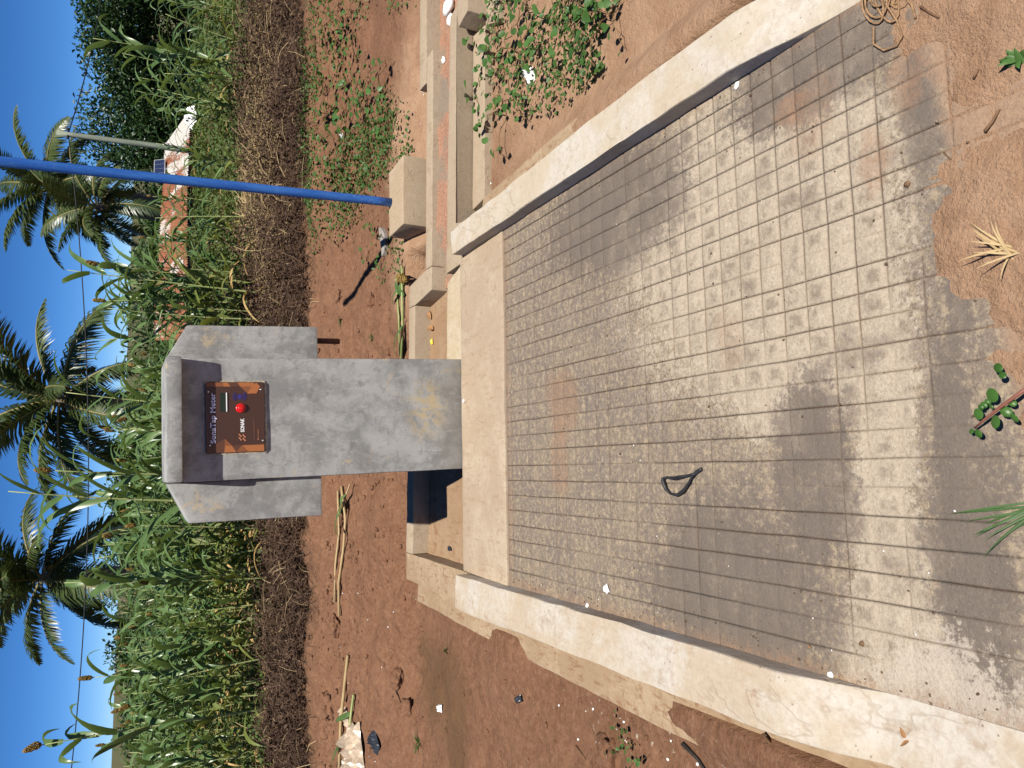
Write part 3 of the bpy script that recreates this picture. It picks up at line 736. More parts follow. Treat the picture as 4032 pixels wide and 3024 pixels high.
flat_poly('printed_band', [
    (M_ORG, [(0.004, 0.02), (0.004, 0.985), (0.098, 0.985), (0.098, 0.02)]),
    (M_ORG3, [(0.004, 0.30), (0.004, 0.02), (0.098, 0.02), (0.098, 0.10), (0.198, 0.315), (0.1, 0.315)]),
    (M_ORG2, [(0.098, 0.31), (0.198, 0.315), (0.105, 0.43), (0.098, 0.43)]),
    (M_ORG3, [(0.098, 0.43), (0.004, 0.505), (0.004, 0.70), (0.098, 0.60)]),
    (M_ORG2, [(0.098, 0.60), (0.004, 0.505), (0.004, 0.70)]),
], panel)
flat_poly('printed_band', [
    (M_ORG, [(0.938, 0.02), (0.996, 0.02), (0.996, 0.86), (0.938, 0.86)]),
    (M_ORG2, [(0.938, 0.02), (0.996, 0.02), (0.996, 0.30), (0.938, 0.30)]),
    (M_ORG3, [(0.996, 0.375), (0.938, 0.42), (0.938, 0.585), (0.996, 0.54)]),
    (M_ORG2, [(0.938, 0.585), (0.82, 0.735), (0.938, 0.80)]),
    (M_ORG, [(0.836, 0.71), (0.836, 0.87), (0.938, 0.935), (0.996, 0.87), (0.996, 0.79), (0.93, 0.78)]),
    (M_ORG3, [(0.996, 0.88), (0.996, 0.80), (0.975, 0.84)]),
], panel)
def text(name, body, u, v, height, width, mat, parent, y=0.0022, bold=0.0):
    cu = bpy.data.curves.new(name, 'FONT'); cu.body = body; cu.size = 1.0; cu.resolution_u = 3; cu.extrude = 0.0; cu.offset = bold
    to = bpy.data.objects.new(name + '_tmp', cu); COL.objects.link(to)
    dg = bpy.context.evaluated_depsgraph_get()
    me = bpy.data.meshes.new_from_object(to.evaluated_get(dg)); me.name = name
    bpy.data.objects.remove(to); bpy.data.curves.remove(cu)
    n = len(me.vertices); co = np.empty(n * 3); me.vertices.foreach_get('co', co); co = co.reshape(-1, 3)
    w = co[:, 0].max() - co[:, 0].min(); x0 = co[:, 0].min()
    cap = 0.70
    o3 = np.empty_like(co)
    bx, _, bz = ppt(u, v)
    o3[:, 0] = bx + (co[:, 0] - x0) / w * width * PWD
    o3[:, 1] = YF - y
    o3[:, 2] = bz + co[:, 1] / cap * height * PHT
    me.vertices.foreach_set('co', o3.ravel()); me.update()
    return link(name, me, mat, parent)
text('lettering', 'SonaTap Meter', 0.137, 0.158, 0.082, 0.71, M_LAV, panel, 0.0022, 0.022)
text('lettering', 'SONAK', 0.285, 0.645, 0.062, 0.195, M_WHT, panel, 0.0022, 0.03)
text('lettering', 'www.sonaktz.com', 0.165, 0.825, 0.030, 0.315, M_DIM, panel)
text('lettering', 'sonaktz', 0.195, 0.895, 0.026, 0.125, M_LOGO, panel)
flat_poly('printed_icon', [(M_LOGO, [(0.168, 0.872), (0.168, 0.898), (0.184, 0.898), (0.184, 0.872)])], panel, 0.0022)
def zig(u0):   # one stroke of the double-S mark
    return [(u0 + 0.058, 0.54), (u0 + 0.006, 0.585), (u0 + 0.036, 0.615), (u0 - 0.002, 0.655), (u0 + 0.006, 0.678), (u0 + 0.056, 0.628), (u0 + 0.028, 0.598), (u0 + 0.060, 0.565)]
flat_poly('printed_mark', [(M_LOGO, zig(0.153)), (M_LOGO, zig(0.202))], panel, 0.0022)
def arcs():
    mb = MB(); cu_, cv = 0.790, 0.575
    for sgn in (-1, 1):
        for r in (0.016, 0.0225, 0.029):
            vs = []; N = 10
            for i in range(N + 1):
                a = (i / N - 0.5) * R(95)
                for rr in (r - 0.0013, r + 0.0013):
                    x, _, z = ppt(cu_, cv)
                    vs.append((x + rr * 0.88 * sin(a), YF - 0.0022, z + sgn * rr * cos(a)))
            mb.add(vs, [[2 * i, 2 * i + 1, 2 * i + 3, 2 * i + 2] for i in range(N)])
    x, _, z = ppt(cu_, cv)
    mb.add([(x + 0.0115 * cos(a) , YF - 0.0020, z + 0.009 * sin(a)) for a in [2 * pi * i / 16 for i in range(16)]], [list(range(16))])
    return mb.build('printed_icon', M_NAVY, panel, False)
arcs()
M_SCREEN = simple('screen_glass', (0.012, 0.028, 0.024), 0.08, 0, 0.6)
sb = MB(); x0, _, z1 = ppt(0.582, 0.243); x1, _, z0 = ppt(0.848, 0.342)
sb.box(x0, x1, YF - 0.0012, YF + 0.002, z0, z1)
sb.build('screen', M_SCREEN, panel, False)
fb = MB(); fb.box(x0 - 0.0005, x1 + 0.0005, YF - 0.0042, YF - 0.0002, z0 - 0.0046, z0 - 0.0006)
fb.build('lit_screen_edge', M_WHT, panel, False)  # sunlit lower bevel of the screen recess, its light put in as white
M_RED = simple('red_plastic', (0.62, 0.012, 0.012), 0.25, 0, 0.5)
def lathe_y(prof, cx, cz, n=28):
    mb = MB(); vs = []
    for r, y in prof:
        for i in range(n):
            a = 2 * pi * i / n; vs.append((cx + r * cos(a), y, cz + r * sin(a)))
    fs = [[k * n + i, k * n + (i + 1) % n, (k + 1) * n + (i + 1) % n, (k + 1) * n + i] for k in range(len(prof) - 1) for i in range(n)]
    fs.append([(len(prof) - 1) * n + i for i in range(n)])
    mb.add(vs, fs); return mb
bx, _, bz = ppt(0.628, 0.590)
lathe_y([(0.0215, YF + .001), (0.0215, YF - 0.006), (0.0195, YF - 0.0095), (0.0155, YF - 0.0105), (0.0145, YF - 0.008), (0.0142, YF - 0.0085), (0.0135, YF - 0.0125), (0.011, YF - 0.0145), (0.004, YF - 0.0142)], bx, bz).build('push_button', M_RED, panel)
M_SCREW = simple('screw_steel', (0.75, 0.75, 0.73), 0.25, 0.6, 0.5)
for u, v in ((0.863, 0.05), (0.11, 0.068), (0.895, 0.945), (0.155, 0.965)):
    sx_, _, sz_ = ppt(u, v)
    lathe_y([(0.0038, YF + .0005), (0.0038, YF - 0.0016), (0.0026, YF - 0.0028), (0.0014, YF - 0.0020)], sx_, sz_, 12).build('screw', M_SCREW, panel)

# ------------------------------------------------------------------ blue pole cast in its block
bp = thing('blue_pole', (1.71, 4.44, 0.115), 'blue painted steel pole leaning slightly, cast in a square concrete block', 'pole')
def to_local(o, root):
    o.parent = root; o.matrix_parent_inverse = Matrix.Translation(-root.location)
blk = prism('concrete_block', [(1.487, 4.315), (1.925, 4.312), (1.912, 4.60), (1.478, 4.592)], -0.2, 0.116, M_BLOCK, None, 0.008, 0.003)
to_local(blk, bp)
base_p = at_z(845, 437, 0.114); top_p = at_y(-30, 345, base_p.y - 0.02)
d = top_p - base_p
pm = MB(); pts = [base_p - Vector((0, 0, 0.02)) + d * (k / 24) * 1.35 for k in range(25)]
pm.tube(pts, 0.0272, 20)
po = pm.build('pole_shaft', M_BLUE); to_local(po, bp)

# ------------------------------------------------------------------ sorghum
def arc_leaf(mb, base, az, L, w, rise, droop, twist, mi=0, n=9, wave=0.0):
    dirh = Vector((cos(az), sin(az), 0)); pts = []; ws = []; sd = []
    p = Vector(base); el = rise
    seed = random.random() * 50
    for i in range(n + 1):
        t = i / n
        pts.append(p.copy())
        ws.append(w * (0.55 + 0.45 * min(1, t * 5)) * max(0.04, (1 - t ** 2.2)))
        a2 = az + wave * sin(t * 5 + seed) * 0.25
        sd.append(Vector((-sin(a2), cos(a2), 0)) * cos(twist * t) + Vector((0, 0, 1)) * sin(twist * t))
        p = p + (Vector((cos(a2), sin(a2), 0)) * cos(el) + Vector((0, 0, 1)) * sin(el)) * (L / n)
        el -= droop / n * (0.4 + 1.2 * t)
    mb.ribbon(pts, ws, sd, mi, 0.28)

def panicle_mesh(h=0.13, r=0.032, n=110, bend=0.0):
    mb = MB()
    for k in range(n):
        t = (k + 0.5) / n; a = k * 2.4
        rr = r * (sin(pi * min(1, 0.12 + 0.86 * t)) ** 0.6) * random.uniform(0.75, 1.1)
        c = Vector((rr * cos(a) + bend * t * t, rr * sin(a), h * t))
        s = random.uniform(0.006, 0.010)
        q = [c + Vector(v) * s for v in ((1, 0, 0), (0, 1, 0), (-1, 0, 0), (0, -1, 0), (0, 0, 1.3), (0, 0, -1.1))]
        mb.add(q, [[0, 1, 4], [1, 2, 4], [2, 3, 4], [3, 0, 4], [1, 0, 5], [2, 1, 5], [3, 2, 5], [0, 3, 5]])
    mb.tube([(0, 0, -0.01), (bend * .3, 0, h * .5), (bend, 0, h * .95)], [0.008, r * .5, 0.004], 6)
    return mb
def sorghum(h, nleaf, head=True, lean=0.06, dry=2, loc=(0, 0, -20), leafscale=1.0):
    root = thing('sorghum_plant', loc, 'sorghum', 'sorghum plant'); kids = []
    a0 = random.uniform(0, 6.28)
    def st(t): return Vector((lean * h * t ** 1.8 * cos(a0), lean * h * t ** 1.8 * sin(a0), h * t))
    mb = MB(); mb.tube([st(k / 9) for k in range(10)], [0.011 - 0.0075 * k / 9 for k in range(10)], 6)
    for k in range(2, 8):
        q = st(k / 9); mb.tube([q - Vector((0, 0, .006)), q + Vector((0, 0, .006))], 0.0125 - 0.0075 * k / 9, 6)
    kids.append(mb.build('stalk', M_STALK, root))
    az = random.uniform(0, 6.28)
    for k in range(nleaf):
        t = 0.10 + 0.84 * (k + 0.5) / nleaf
        lb = MB(); isdry = k < dry
        L = random.uniform(0.42, 0.66) * (0.75 + 0.45 * sin(pi * t)) * leafscale
        arc_leaf(lb, st(t), az, L, random.uniform(0.050, 0.074) * leafscale, random.uniform(0.75, 1.25) if not isdry else random.uniform(-0.2, 0.6),
                 random.uniform(1.5, 2.9) if not isdry else random.uniform(1.6, 2.2), random.uniform(-0.9, 0.9), 0, 9, 1.0)
        kids.append(lb.build('leaf', M_SDRY if isdry and random.random() < .7 else (M_SLEAF2 if k < dry + 2 else M_SLEAF), root))
        az += pi + random.uniform(-0.6, 0.6)
    if head:
        pm_ = panicle_mesh(random.uniform(0.08, 0.12), random.uniform(0.018, 0.026), 80, random.uniform(-0.03, 0.03))
        hd = pm_.build('seed_head', M_GRAIN, root); hd.location = st(0.99); kids.append(hd)
    reg(root, kids)
    return root
PROTO = [sorghum(1.55 + 0.05 * (i % 3), 11 + i % 3, i in (0, 1, 4, 5), random.uniform(0.02, 0.10), 1 + i % 2) for i in range(10)]
used = set()
PLANTS = []
def put_sorghum(x, y, h, label, group, rot=None, tilt=(0, 0), k=None):
    k = random.randrange(len(PROTO)) if k is None else k
    r = PROTO[k]; z = gz(x, y) - 0.02
    rot = (tilt[0], tilt[1], random.uniform(0, 6.28) if rot is None else rot)
    s = h / 1.6
    sc = (max(0.8, s ** .8), max(0.8, s ** .8), s)
    if k in used: r = dup(r, (x, y, z), rot, sc, label, group)
    else:
        used.add(k); r.location = (x, y, z); r.rotation_euler = rot; r.scale = sc; r['label'] = label; r['group'] = group
    PLANTS.append((x, y)); return r
GF = 'sorghum plants of the field'
LF = 'green sorghum plant in the dense stand behind the kiosk'
# prominent plants first: (pixel of the top, distance, label)
PROM = [
    (196, 68, 8.6, 2, 'tall sorghum plant with a yellow seed head in front of the dark tree'),
    (235, 108, 8.9, 3, 'sorghum plant with a bent bare top beside the yellow-headed one'),
    (285, 158, 9.2, 7, 'leafy sorghum plant without a head before the dark tree'),
    (270, 195, 9.9, 3, 'slender sorghum plant nearest the dish antenna'),
    (105, 590, 8.0, 3, 'tall sorghum plant with a leaf flagging above the wire'),
    (190, 575, 8.2, 1, 'sorghum plant with a dark seed head over the rusty roof'),
    (215, 625, 8.3, 5, 'sorghum plant in the bundle just right of the kiosk'),
    (60, 1030, 7.9, 0, 'sorghum plant with a golden head rising above the kiosk'),
    (-30, 1095, 7.6, 6, 'tallest sorghum plant, its head out of the picture'),
    (215, 930, 8.6, 1, 'sorghum plant with a nodding head behind the kiosk cap'),
    (120, 870, 8.3, 7, 'sorghum plant with a pale bare top against the palm crown'),
    (60, 1605, 8.3, 4, 'sorghum plant with a grey feathery head against the sky'),
    (185, 1470, 8.4, 5, 'sorghum plant with a brown head just under the wire'),
    (300, 1265, 8.0, 1, 'sorghum plant below the left palm with a small head'),
    (245, 1420, 8.5, 2, 'sorghum plant with a flag leaf over the far trees'),
    (130, 1265, 8.1, 8, 'sorghum plant reaching the left palm crown'),
    (175, 1180, 8.8, 9, 'sorghum plant between the two palms'),
    (330, 45, 8.4, 6, 'broad-leaved sorghum plant at the picture edge under the mango tree'),
    (300, 95, 8.8, 8, 'sorghum plant between the two tallest ones before the dark tree'),
    (345, 130, 8.3, 2, 'short bushy sorghum plant with a yellow lower leaf at right'),
    (340, 185, 8.9, 9, 'sorghum plant standing right of the pale roof end'),
    (310, 225, 9.4, 7, 'sorghum plant leaning before the pale roof end'),
    (385, 90, 8.2, 3, 'lowest sorghum plant of the right-hand group'),
    (435, 325, 8.6, 6, 'small lone sorghum plant before the power pole foot'),
    (360, 470, 9.0, 3, 'sorghum plant standing before the rusty roof beside the blue pole'),
    (330, 545, 8.8, 2, 'sorghum plant hiding the left end of the rusty roof'),
    (250, 560, 8.5, 8, 'slim sorghum plant left of the lower palm'),
    (270, 600, 8.3, 9, 'bushy sorghum plant in the bundle by the kiosk'),
    (240, 645, 8.5, 2, 'sorghum plant with crossing leaves next to the kiosk arm'),
]
for px, py, t, k, lb in PROM:
    p = at_y(px, py, t); z = gz(p.x, p.y)
    put_sorghum(p.x - 0.02, p.y, max(0.8, p.z - z - 0.06), lb, GF, None, (random.uniform(-.03, .03), random.uniform(-.03, .03)), k)
def in_view(x, y):
    d = Vector((x, y, 0.8)) - CAM; zz = d.dot(FWD); u = d.dot(RT) / zz * 3000 / 1512
    return -1.12 < u < 1.08
n_field = 0
tries = 0
while n_field < 236 and tries < 9000:
    tries += 1
    y = 8.15 + 6.2 * random.random() ** 1.5
    x = random.uniform(-6.5, 2.6)
    if not in_view(x, y): continue
    if x > 1.0 + 0.12 * (y - 8): continue
    if any((x - a) ** 2 + (y - b) ** 2 < 0.17 ** 2 for a, b in PLANTS): continue
    h = random.uniform(0.98, 1.36) + 0.02 * (y - 8) + (0.22 if random.random() < 0.14 else 0)
    if x > 0.4: h *= random.uniform(0.8, 1.05)
    k_ = random.choice((2, 3, 6, 7, 8, 9)) if random.random() < 0.72 else None
    put_sorghum(x, y, h, LF, GF, None, (random.gauss(0, .08), random.gauss(0, .08)), k_); n_field += 1
LB = 'sorghum plant of the thick bundle standing right beside the kiosk arm'
for k in range(16):
    p = at_y(300, random.uniform(585, 700), random.uniform(7.9, 9.2))
    if any((p.x - a) ** 2 + (p.y - b) ** 2 < 0.09 ** 2 for a, b in PLANTS): continue
    put_sorghum(p.x, p.y, random.uniform(1.1, 1.6), LB, GF, None, (random.gauss(0, .06), random.gauss(0, .06)), random.choice((2, 3, 6, 7, 8, 9)))
LR = 'sparse sorghum plant among low weeds to the right of the kiosk'
n_r = 0
while n_r < 26:
    y = random.uniform(8.4, 13.0); x = random.uniform(1.3, 6.6)
    if not in_view(x, y) or any((x - a) ** 2 + (y - b) ** 2 < 0.25 ** 2 for a, b in PLANTS): continue
    put_sorghum(x, y, random.uniform(0.6, 1.15), LR, GF, None, (random.gauss(0, .08), random.gauss(0, .08))); n_r += 1
for i in range(len(PROTO)):
    if i not in used: put_sorghum(-1.5 + .2 * i, 10.4, 1.3, LF, GF, k=i)

# ------------------------------------------------------------------ scattered ground cover (uncountable)
def leaf_cloud(name, mat, n, place, size, flat=0.5, kind='stuff', label=None, parent=None, aspect=0.55):
    """n small pointed leaves; place() -> (pos, scale)"""
    P = np.empty((n, 3)); S = np.empty(n)
    for i in range(n):
        p, s = place(); P[i] = p; S[i] = s
    az = rng.uniform(0, 2 * pi, n); el = rng.normal(0.1, flat, n); ro = rng.normal(0, flat, n)
    d = np.stack([np.cos(az) * np.cos(el), np.sin(az) * np.cos(el), np.sin(el)], 1)
    s0 = np.stack([-np.sin(az), np.cos(az), np.zeros(n)], 1); nn = np.cross(d, s0)
    s = s0 * np.cos(ro)[:, None] + nn * np.sin(ro)[:, None]; nn = np.cross(d, s)
    L = (size * S)[:, None]
    v0 = P; v1 = P + d * L * 0.5 + s * L * aspect * 0.5 + nn * L * 0.08; v2 = P + d * L - nn * L * 0.1; v3 = P + d * L * 0.5 - s * L * aspect * 0.5 + nn * L * 0.08
    V = np.stack([v0, v1, v2, v3], 1).reshape(-1, 3)
    me = bpy.data.meshes.new(name)
    me.vertices.add(4 * n); me.vertices.foreach_set('co', V.ravel())
    idx = np.arange(4 * n).reshape(n, 4)
    F = np.concatenate([idx[:, [0, 1, 2]], idx[:, [0, 2, 3]]], 1).reshape(-1, 3)
    me.loops.add(6 * n); me.loops.foreach_set('vertex_index', F.ravel().astype(np.int32))
    me.polygons.add(2 * n); me.polygons.foreach_set('loop_start', np.arange(0, 6 * n, 3, dtype=np.int32))
    me.update(calc_edges=True)
    o = link(name, me, mat, parent)
    if kind: tag(o, label, None, None, kind)
    return o
def strips(name, mat, n, place, lens, w, label, spread=0.5, kind='stuff'):
    """n thin bent stems; place() -> (pos, azimuth or None)"""
    mb = MB()
    for i in range(n):
        p, a = place(); a = random.uniform(0, 6.28) if a is None else a
        L = random.uniform(*lens); el = random.gauss(0.15, spread)
        p = Vector(p); pts = [p]
        for k in range(3):
            pts.append(pts[-1] + Vector((cos(a) * cos(el), sin(a) * cos(el), sin(el))) * (L / 3))
            el -= random.uniform(0.0, 0.5); a += random.gauss(0, 0.25)
        ww = w * random.uniform(0.6, 1.4)
        s = Vector((-sin(a), cos(a), 0.4)).normalized() * ww
        vs = []
        for q in pts: vs += [q - s, q + s]
        mb.add(vs, [[0, 1, 3, 2], [2, 3, 5, 4], [4, 5, 7, 6]])
    o = mb.build(name, mat, None, False)
    return tag(o, label, None, None, kind)
def pl_herb():
    while True:
        y = 8.1 + 6.0 * random.random() ** 1.3; x = random.uniform(-6.0, 7.5)
        if in_view(x, y): break
    r = random.random()
    hmax = 0.42 if x > 0.9 else 0.22
    hmax *= max(0.15, 0.6 + 0.9 * mnoise.noise(Vector((x * 0.9, y * 0.9, 3))))
    return (x, y, gz(x, y) + hmax * r), random.uniform(0.6, 1.4)
leaf_cloud('undergrowth', M_HERB, 42000, pl_herb, 0.055, 0.6, 'stuff', 'low green weeds under and beside the sorghum')
def edge_y(x): return 6.75 + 0.25 * mnoise.noise(Vector((x * 0.8, 1, 1))) + (0.1 if x < -0.5 else 0)
def pl_twig():
    while True:
        x = random.uniform(-4.5, 6.5); y = edge_y(x) + (2.3 if x > 1.2 else 1.75) * random.random() ** 1.15
        if in_view(x, y): break
    t = (y - edge_y(x)) / (2.3 if x > 1.2 else 1.75)
    h = (0.36 if x > 0.9 else 0.26) * sin(pi * min(1, 0.08 + t)) ** 0.7 * (0.75 + 0.6 * mnoise.noise(Vector((x * 1.6, y * 1.6, 2))))
    return (x, y, gz(x, y) + max(0.0, h) * random.random()), None
strips('dead_weeds', M_TWIG, 22000, pl_twig, (0.06, 0.30), 0.0023, 'windrow of pulled dead weeds, brown twigs heaped along the field edge')
def pl_dl():
    p, _ = pl_twig(); return p, random.uniform(0.5, 1.3)
leaf_cloud('dead_leaves', M_TWIG, 20000, pl_dl, 0.042, 0.8, 'stuff', 'shrivelled brown leaves in the weed windrow')
def pl_straw():
    while True:
        x = random.gauss(3.2, 1.0); y = 8.2 + random.gauss(0, 0.42)
        if in_view(x, y): break
    return (x, y, gz(x, y) + 0.16 * random.random()), random.gauss(0.2, 0.8)
strips('dry_grass', M_STRAW, 2600, pl_straw, (0.12, 0.45), 0.0024, 'flattened yellow dry grass right of the kiosk', 0.25)
def pl_straw2():
    while True:
        x = random.uniform(-4.5, 6); y = edge_y(x) + random.uniform(-0.1, 1.9)
        if in_view(x, y): break
    return (x, y, gz(x, y) + 0.24 * random.random()), None
strips('straw_litter', M_STRAW, 700, pl_straw2, (0.08, 0.4), 0.0017, 'pale straws lying over the dead weeds', 0.3)

# soil crumbs and clods
ICO = [(0, 0, 1), (0.894, 0, 0.447), (0.276, 0.851, 0.447), (-0.724, 0.526, 0.447), (-0.724, -0.526, 0.447), (0.276, -0.851, 0.447),
       (0.724, 0.526, -0.447), (-0.276, 0.851, -0.447), (-0.894, 0, -0.447), (-0.276, -0.851, -0.447), (0.724, -0.526, -0.447), (0, 0, -1)]
ICF = [[0, 1, 2], [0, 2, 3], [0, 3, 4], [0, 4, 5], [0, 5, 1], [1, 6, 2], [2, 7, 3], [3, 8, 4], [4, 9, 5], [5, 10, 1], [6, 7, 2], [7, 8, 3], [8, 9, 4], [9, 10, 5], [10, 6, 1], [11, 7, 6], [11, 8, 7], [11, 9, 8], [11, 10, 9], [11, 6, 10]]
def rock(mb, c, r, sq=0.7, mi=0):
    sx_, sy_ = random.uniform(.7, 1.3), random.uniform(.7, 1.3); a = random.uniform(0, 6.28)
    vs = []
    for p in ICO:
        k = random.uniform(0.75, 1.2); x, y, z = p[0] * sx_ * k, p[1] * sy_ * k, p[2] * sq * k
        vs.append(Vector(c) + Vector((x * cos(a) - y * sin(a), x * sin(a) + y * cos(a), z)) * r)
    mb.add(vs, ICF, mi)
def free_ground(x, y):
    if -0.93 < x < 1.55 and 0.8 < y < 4.66: return False
    if 1.0 < x < 4.7 and 3.38 < y < 4.34: return False
    if 1.45 < x < 1.95 and 4.28 < y < 4.63: return False
    return True
crumbs = MB(); n = 0
while n < 9000:
    if random.random() < 0.72:
        x = random.uniform(-3.4, 1.3); y = random.uniform(1.2, 7.0)
        if y < 4.6 and x > -0.9: continue
    else:
        x = random.uniform(-1, 4.5); y = random.uniform(0.7, 7.0)
    if not free_ground(x, y): continue
    dens = 0.5 + mnoise.noise(Vector((x * 1.3, y * 1.3, 11))) + (0.35 if y > 5.6 else 0)
    if random.random() > dens: continue
    r = min(0.022, 0.003 * random.paretovariate(1.9)) * (1.0 if y > 4.6 else 0.7)
    rock(crumbs, (x, y, gz(x, y) + r * 0.05), r); n += 1
tag(crumbs.build('soil_crumbs', M_CLOD), 'crumbs of red soil strewn over the ground', None, None, 'stuff')

def rough_rock(r, sq, seed, sub=2):
    bm = bmesh.new(); bmesh.ops.create_icosphere(bm, subdivisions=sub, radius=r)
    for v in bm.verts:
        k = 1 + 0.45 * mnoise.noise(v.co / r * 1.2 + Vector((seed, 0, 0))) + 0.30 * mnoise.noise(v.co / r * 3 + Vector((0, seed, 0))) + 0.14 * mnoise.noise(v.co / r * 8 + Vector((0, seed, 3)))
        v.co *= k; v.co.z *= sq
    me = bpy.data.meshes.new('stone'); bm.to_mesh(me); bm.free()
    me.polygons.foreach_set('use_smooth', [True] * len(me.polygons))
    return me
for i, (px, py, r, lb) in enumerate([
    (1320, 1625, 0.075, 'big lump of red soil casting a dark shadow left of the footing'),
    (705, 1520, 0.11, 'broad clod of soil at the weed edge farthest left'), (705, 1265, 0.09, 'clod of soil at the weed edge left of the kiosk'),
    (720, 1350, 0.075, 'crumbling clod between the fallen stalks and the weeds'), (775, 1600, 0.10, 'clod of soil half under the dirty plastic sheet'),
    (855, 1465, 0.07, 'low clod at the back of the damp patch'), (880, 1530, 0.06, 'clod of soil left of the dark hollow'),
    (800, 650, 0.05, 'rounded clod in the bare soil right of the kiosk'), (730, 640, 0.05, 'clod of soil by the dead weeds right of the kiosk')]):
    p = at_ground(px, py)
    o = link('soil_clod', rough_rock(r, 0.6, i * 3.3, 4), M_CLOD); o.location = p + Vector((0, 0, -r * 0.1))
    tag(o, lb, 'clod', 'clods of soil')

# ------------------------------------------------------------------ creeping plants
def heart_leaf(mb, c, az, el, L, roll=0.0, mi=0):
    d = Vector((cos(az) * cos(el), sin(az) * cos(el), sin(el))); s = Vector((-sin(az), cos(az), 0)); nn = d.cross(s)
    s = s * cos(roll) + nn * sin(roll); nn = d.cross(s)
    prof = ((0.0, 0.0), (0.12, 0.30), (0.34, 0.42), (0.62, 0.33), (0.85, 0.15), (1.0, 0.0))
    c = Vector(c); vs = []
    for t, w in prof:
        mid = c + d * L * t - nn * L * 0.16 * t * t
        if w == 0: vs.append(mid)
        else: vs += [mid + s * L * w + nn * L * w * 0.25, mid, mid - s * L * w + nn * L * w * 0.25]
    fs = [[0, 2, 1], [0, 3, 2]]
    for k in range(3):
        a = 1 + k * 3; fs += [[a, a + 1, a + 4, a + 3], [a + 1, a + 2, a + 5, a + 4]]
    fs += [[10, 11, 13], [11, 12, 13]]
    mb.add(vs, fs, mi)
def creeper(nleaf, L, hgt, leaf):
    root = thing('creeper_plant', (0, 0, -20), 'creeper', 'creeping plant'); kids = []
    stems = MB(); leaves = []
    for b in range(3):
        a = b * 2.1 + random.uniform(-.5, .5); p = Vector((0, 0, 0.0)); pts = [p.copy()]; k = 7
        for i in range(k):
            a += random.gauss(0, 0.3)
            p = p + Vector((cos(a), sin(a), 0)) * L / k * random.uniform(.6, 1.2); p.z = hgt * sin(pi * (i + 1) / (k + 1)) * random.uniform(.5, 1.2)
            pts.append(p.copy())
        stems.tube(pts, 0.0022, 4)
        for i in range(nleaf // 3):
            q = pts[random.randrange(1, len(pts))] + Vector((random.gauss(0, .02), random.gauss(0, .02), random.uniform(0.01, hgt)))
            leaves.append(q)
    kids.append(stems.build('stem', M_VSTEM, root))
    for q in leaves:
        mb = MB(); heart_leaf(mb, q, random.uniform(0, 6.28), random.gauss(0.1, .4), leaf * random.uniform(.55, 1.2), random.gauss(0, .4))
        kids.append(mb.build('leaf', M_VINE, root))
    reg(root, kids); return root
VP = [creeper(18, 0.28, 0.065, 0.045) for _ in range(5)]
vused = set()
def put_creeper(x, y, s, label, group):
    k = random.randrange(5); r = VP[k]; z = gz(x, y)
    rot = (0, 0, random.uniform(0, 6.28))
    if k in vused: dup(r, (x, y, z), rot, s, label, group)
    else:
        vused.add(k); r.location = (x, y, z); r.rotation_euler = rot; r.scale = (s, s, s); r['label'] = label; r['group'] = group
GV = 'green creepers on the bare soil'
L1 = 'green creeper in the leafy mass hanging over the footing by the right kerb'
L2 = 'green creeper spreading between the dead weeds and the drain walls'
L3 = 'small creeper on the soil round the blue pole block'
rs = [(1015, 70), (1030, 130), (1055, 185), (1060, 100), (1080, 30), (1090, 150), (1110, 215), (1140, 20), (1150, 160), (1160, 100), (1200, 30), (1235, 60), (1270, 20), (1290, 70), (1310, 30), (1335, 15), (1050, 240), (1095, 250), (1130, 110), (1010, 205), (1030, 165)]
for px, py in rs:
    p = at_ground(px, py); put_creeper(p.x, p.y, random.uniform(.75, 1.15), L1, GV)
for px, py in [(716, 40), (735, 20), (745, 60), (760, 30), (720, 100), (740, 130), (760, 95), (715, 170), (750, 180), (775, 150), (800, 175), (720, 230), (745, 245), (770, 225), (795, 240), (830, 200), (715, 290), (735, 310), (760, 290), (785, 285), (815, 265), (845, 245), (710, 345), (730, 360), (800, 320), (700, 260), (705, 200)]:
    p = at_ground(px, py); put_creeper(p.x, p.y, random.uniform(.8, 1.35), L2, GV)
for px, py in [(830, 330), (800, 390), (745, 420), (770, 450), (840, 300), (790, 345), (815, 520), (745, 500), (760, 380)]:
    p = at_ground(px, py); put_creeper(p.x, p.y, random.uniform(.45, .8), L3, GV)
def pl_cov():
    while True:
        x = random.uniform(1.3, 4.6); y = random.uniform(4.5, 6.9)
        if mnoise.noise(Vector((x * 1.1, y * 1.4, 21))) + 0.10 * (x - 2.6) + 0.05 > random.uniform(0, .5) and free_ground(x, y): break
    return (x, y, gz(x, y) + 0.05 * random.random()), random.uniform(0.5, 1.2)
leaf_cloud('ground_cover', M_WEED, 5200, pl_cov, 0.034, 0.45, 'stuff', 'small low weeds between the creepers on the right', aspect=0.7)
def pl_cov2():
    while True:
        p = at_ground(random.uniform(1000, 1340), random.uniform(-10, 250))
        if p.x > 1.62 and p.y < 3.5 and mnoise.noise(Vector((p.x * 2, p.y * 2, 2))) > -0.25: break
    return (p.x, p.y, p.z + 0.08 * random.random()), random.uniform(0.5, 1.2)
leaf_cloud('ground_cover', M_WEED, 700, pl_cov2, 0.03, 0.5, 'stuff', 'fine small leaves under the creepers by the right kerb', aspect=0.7)

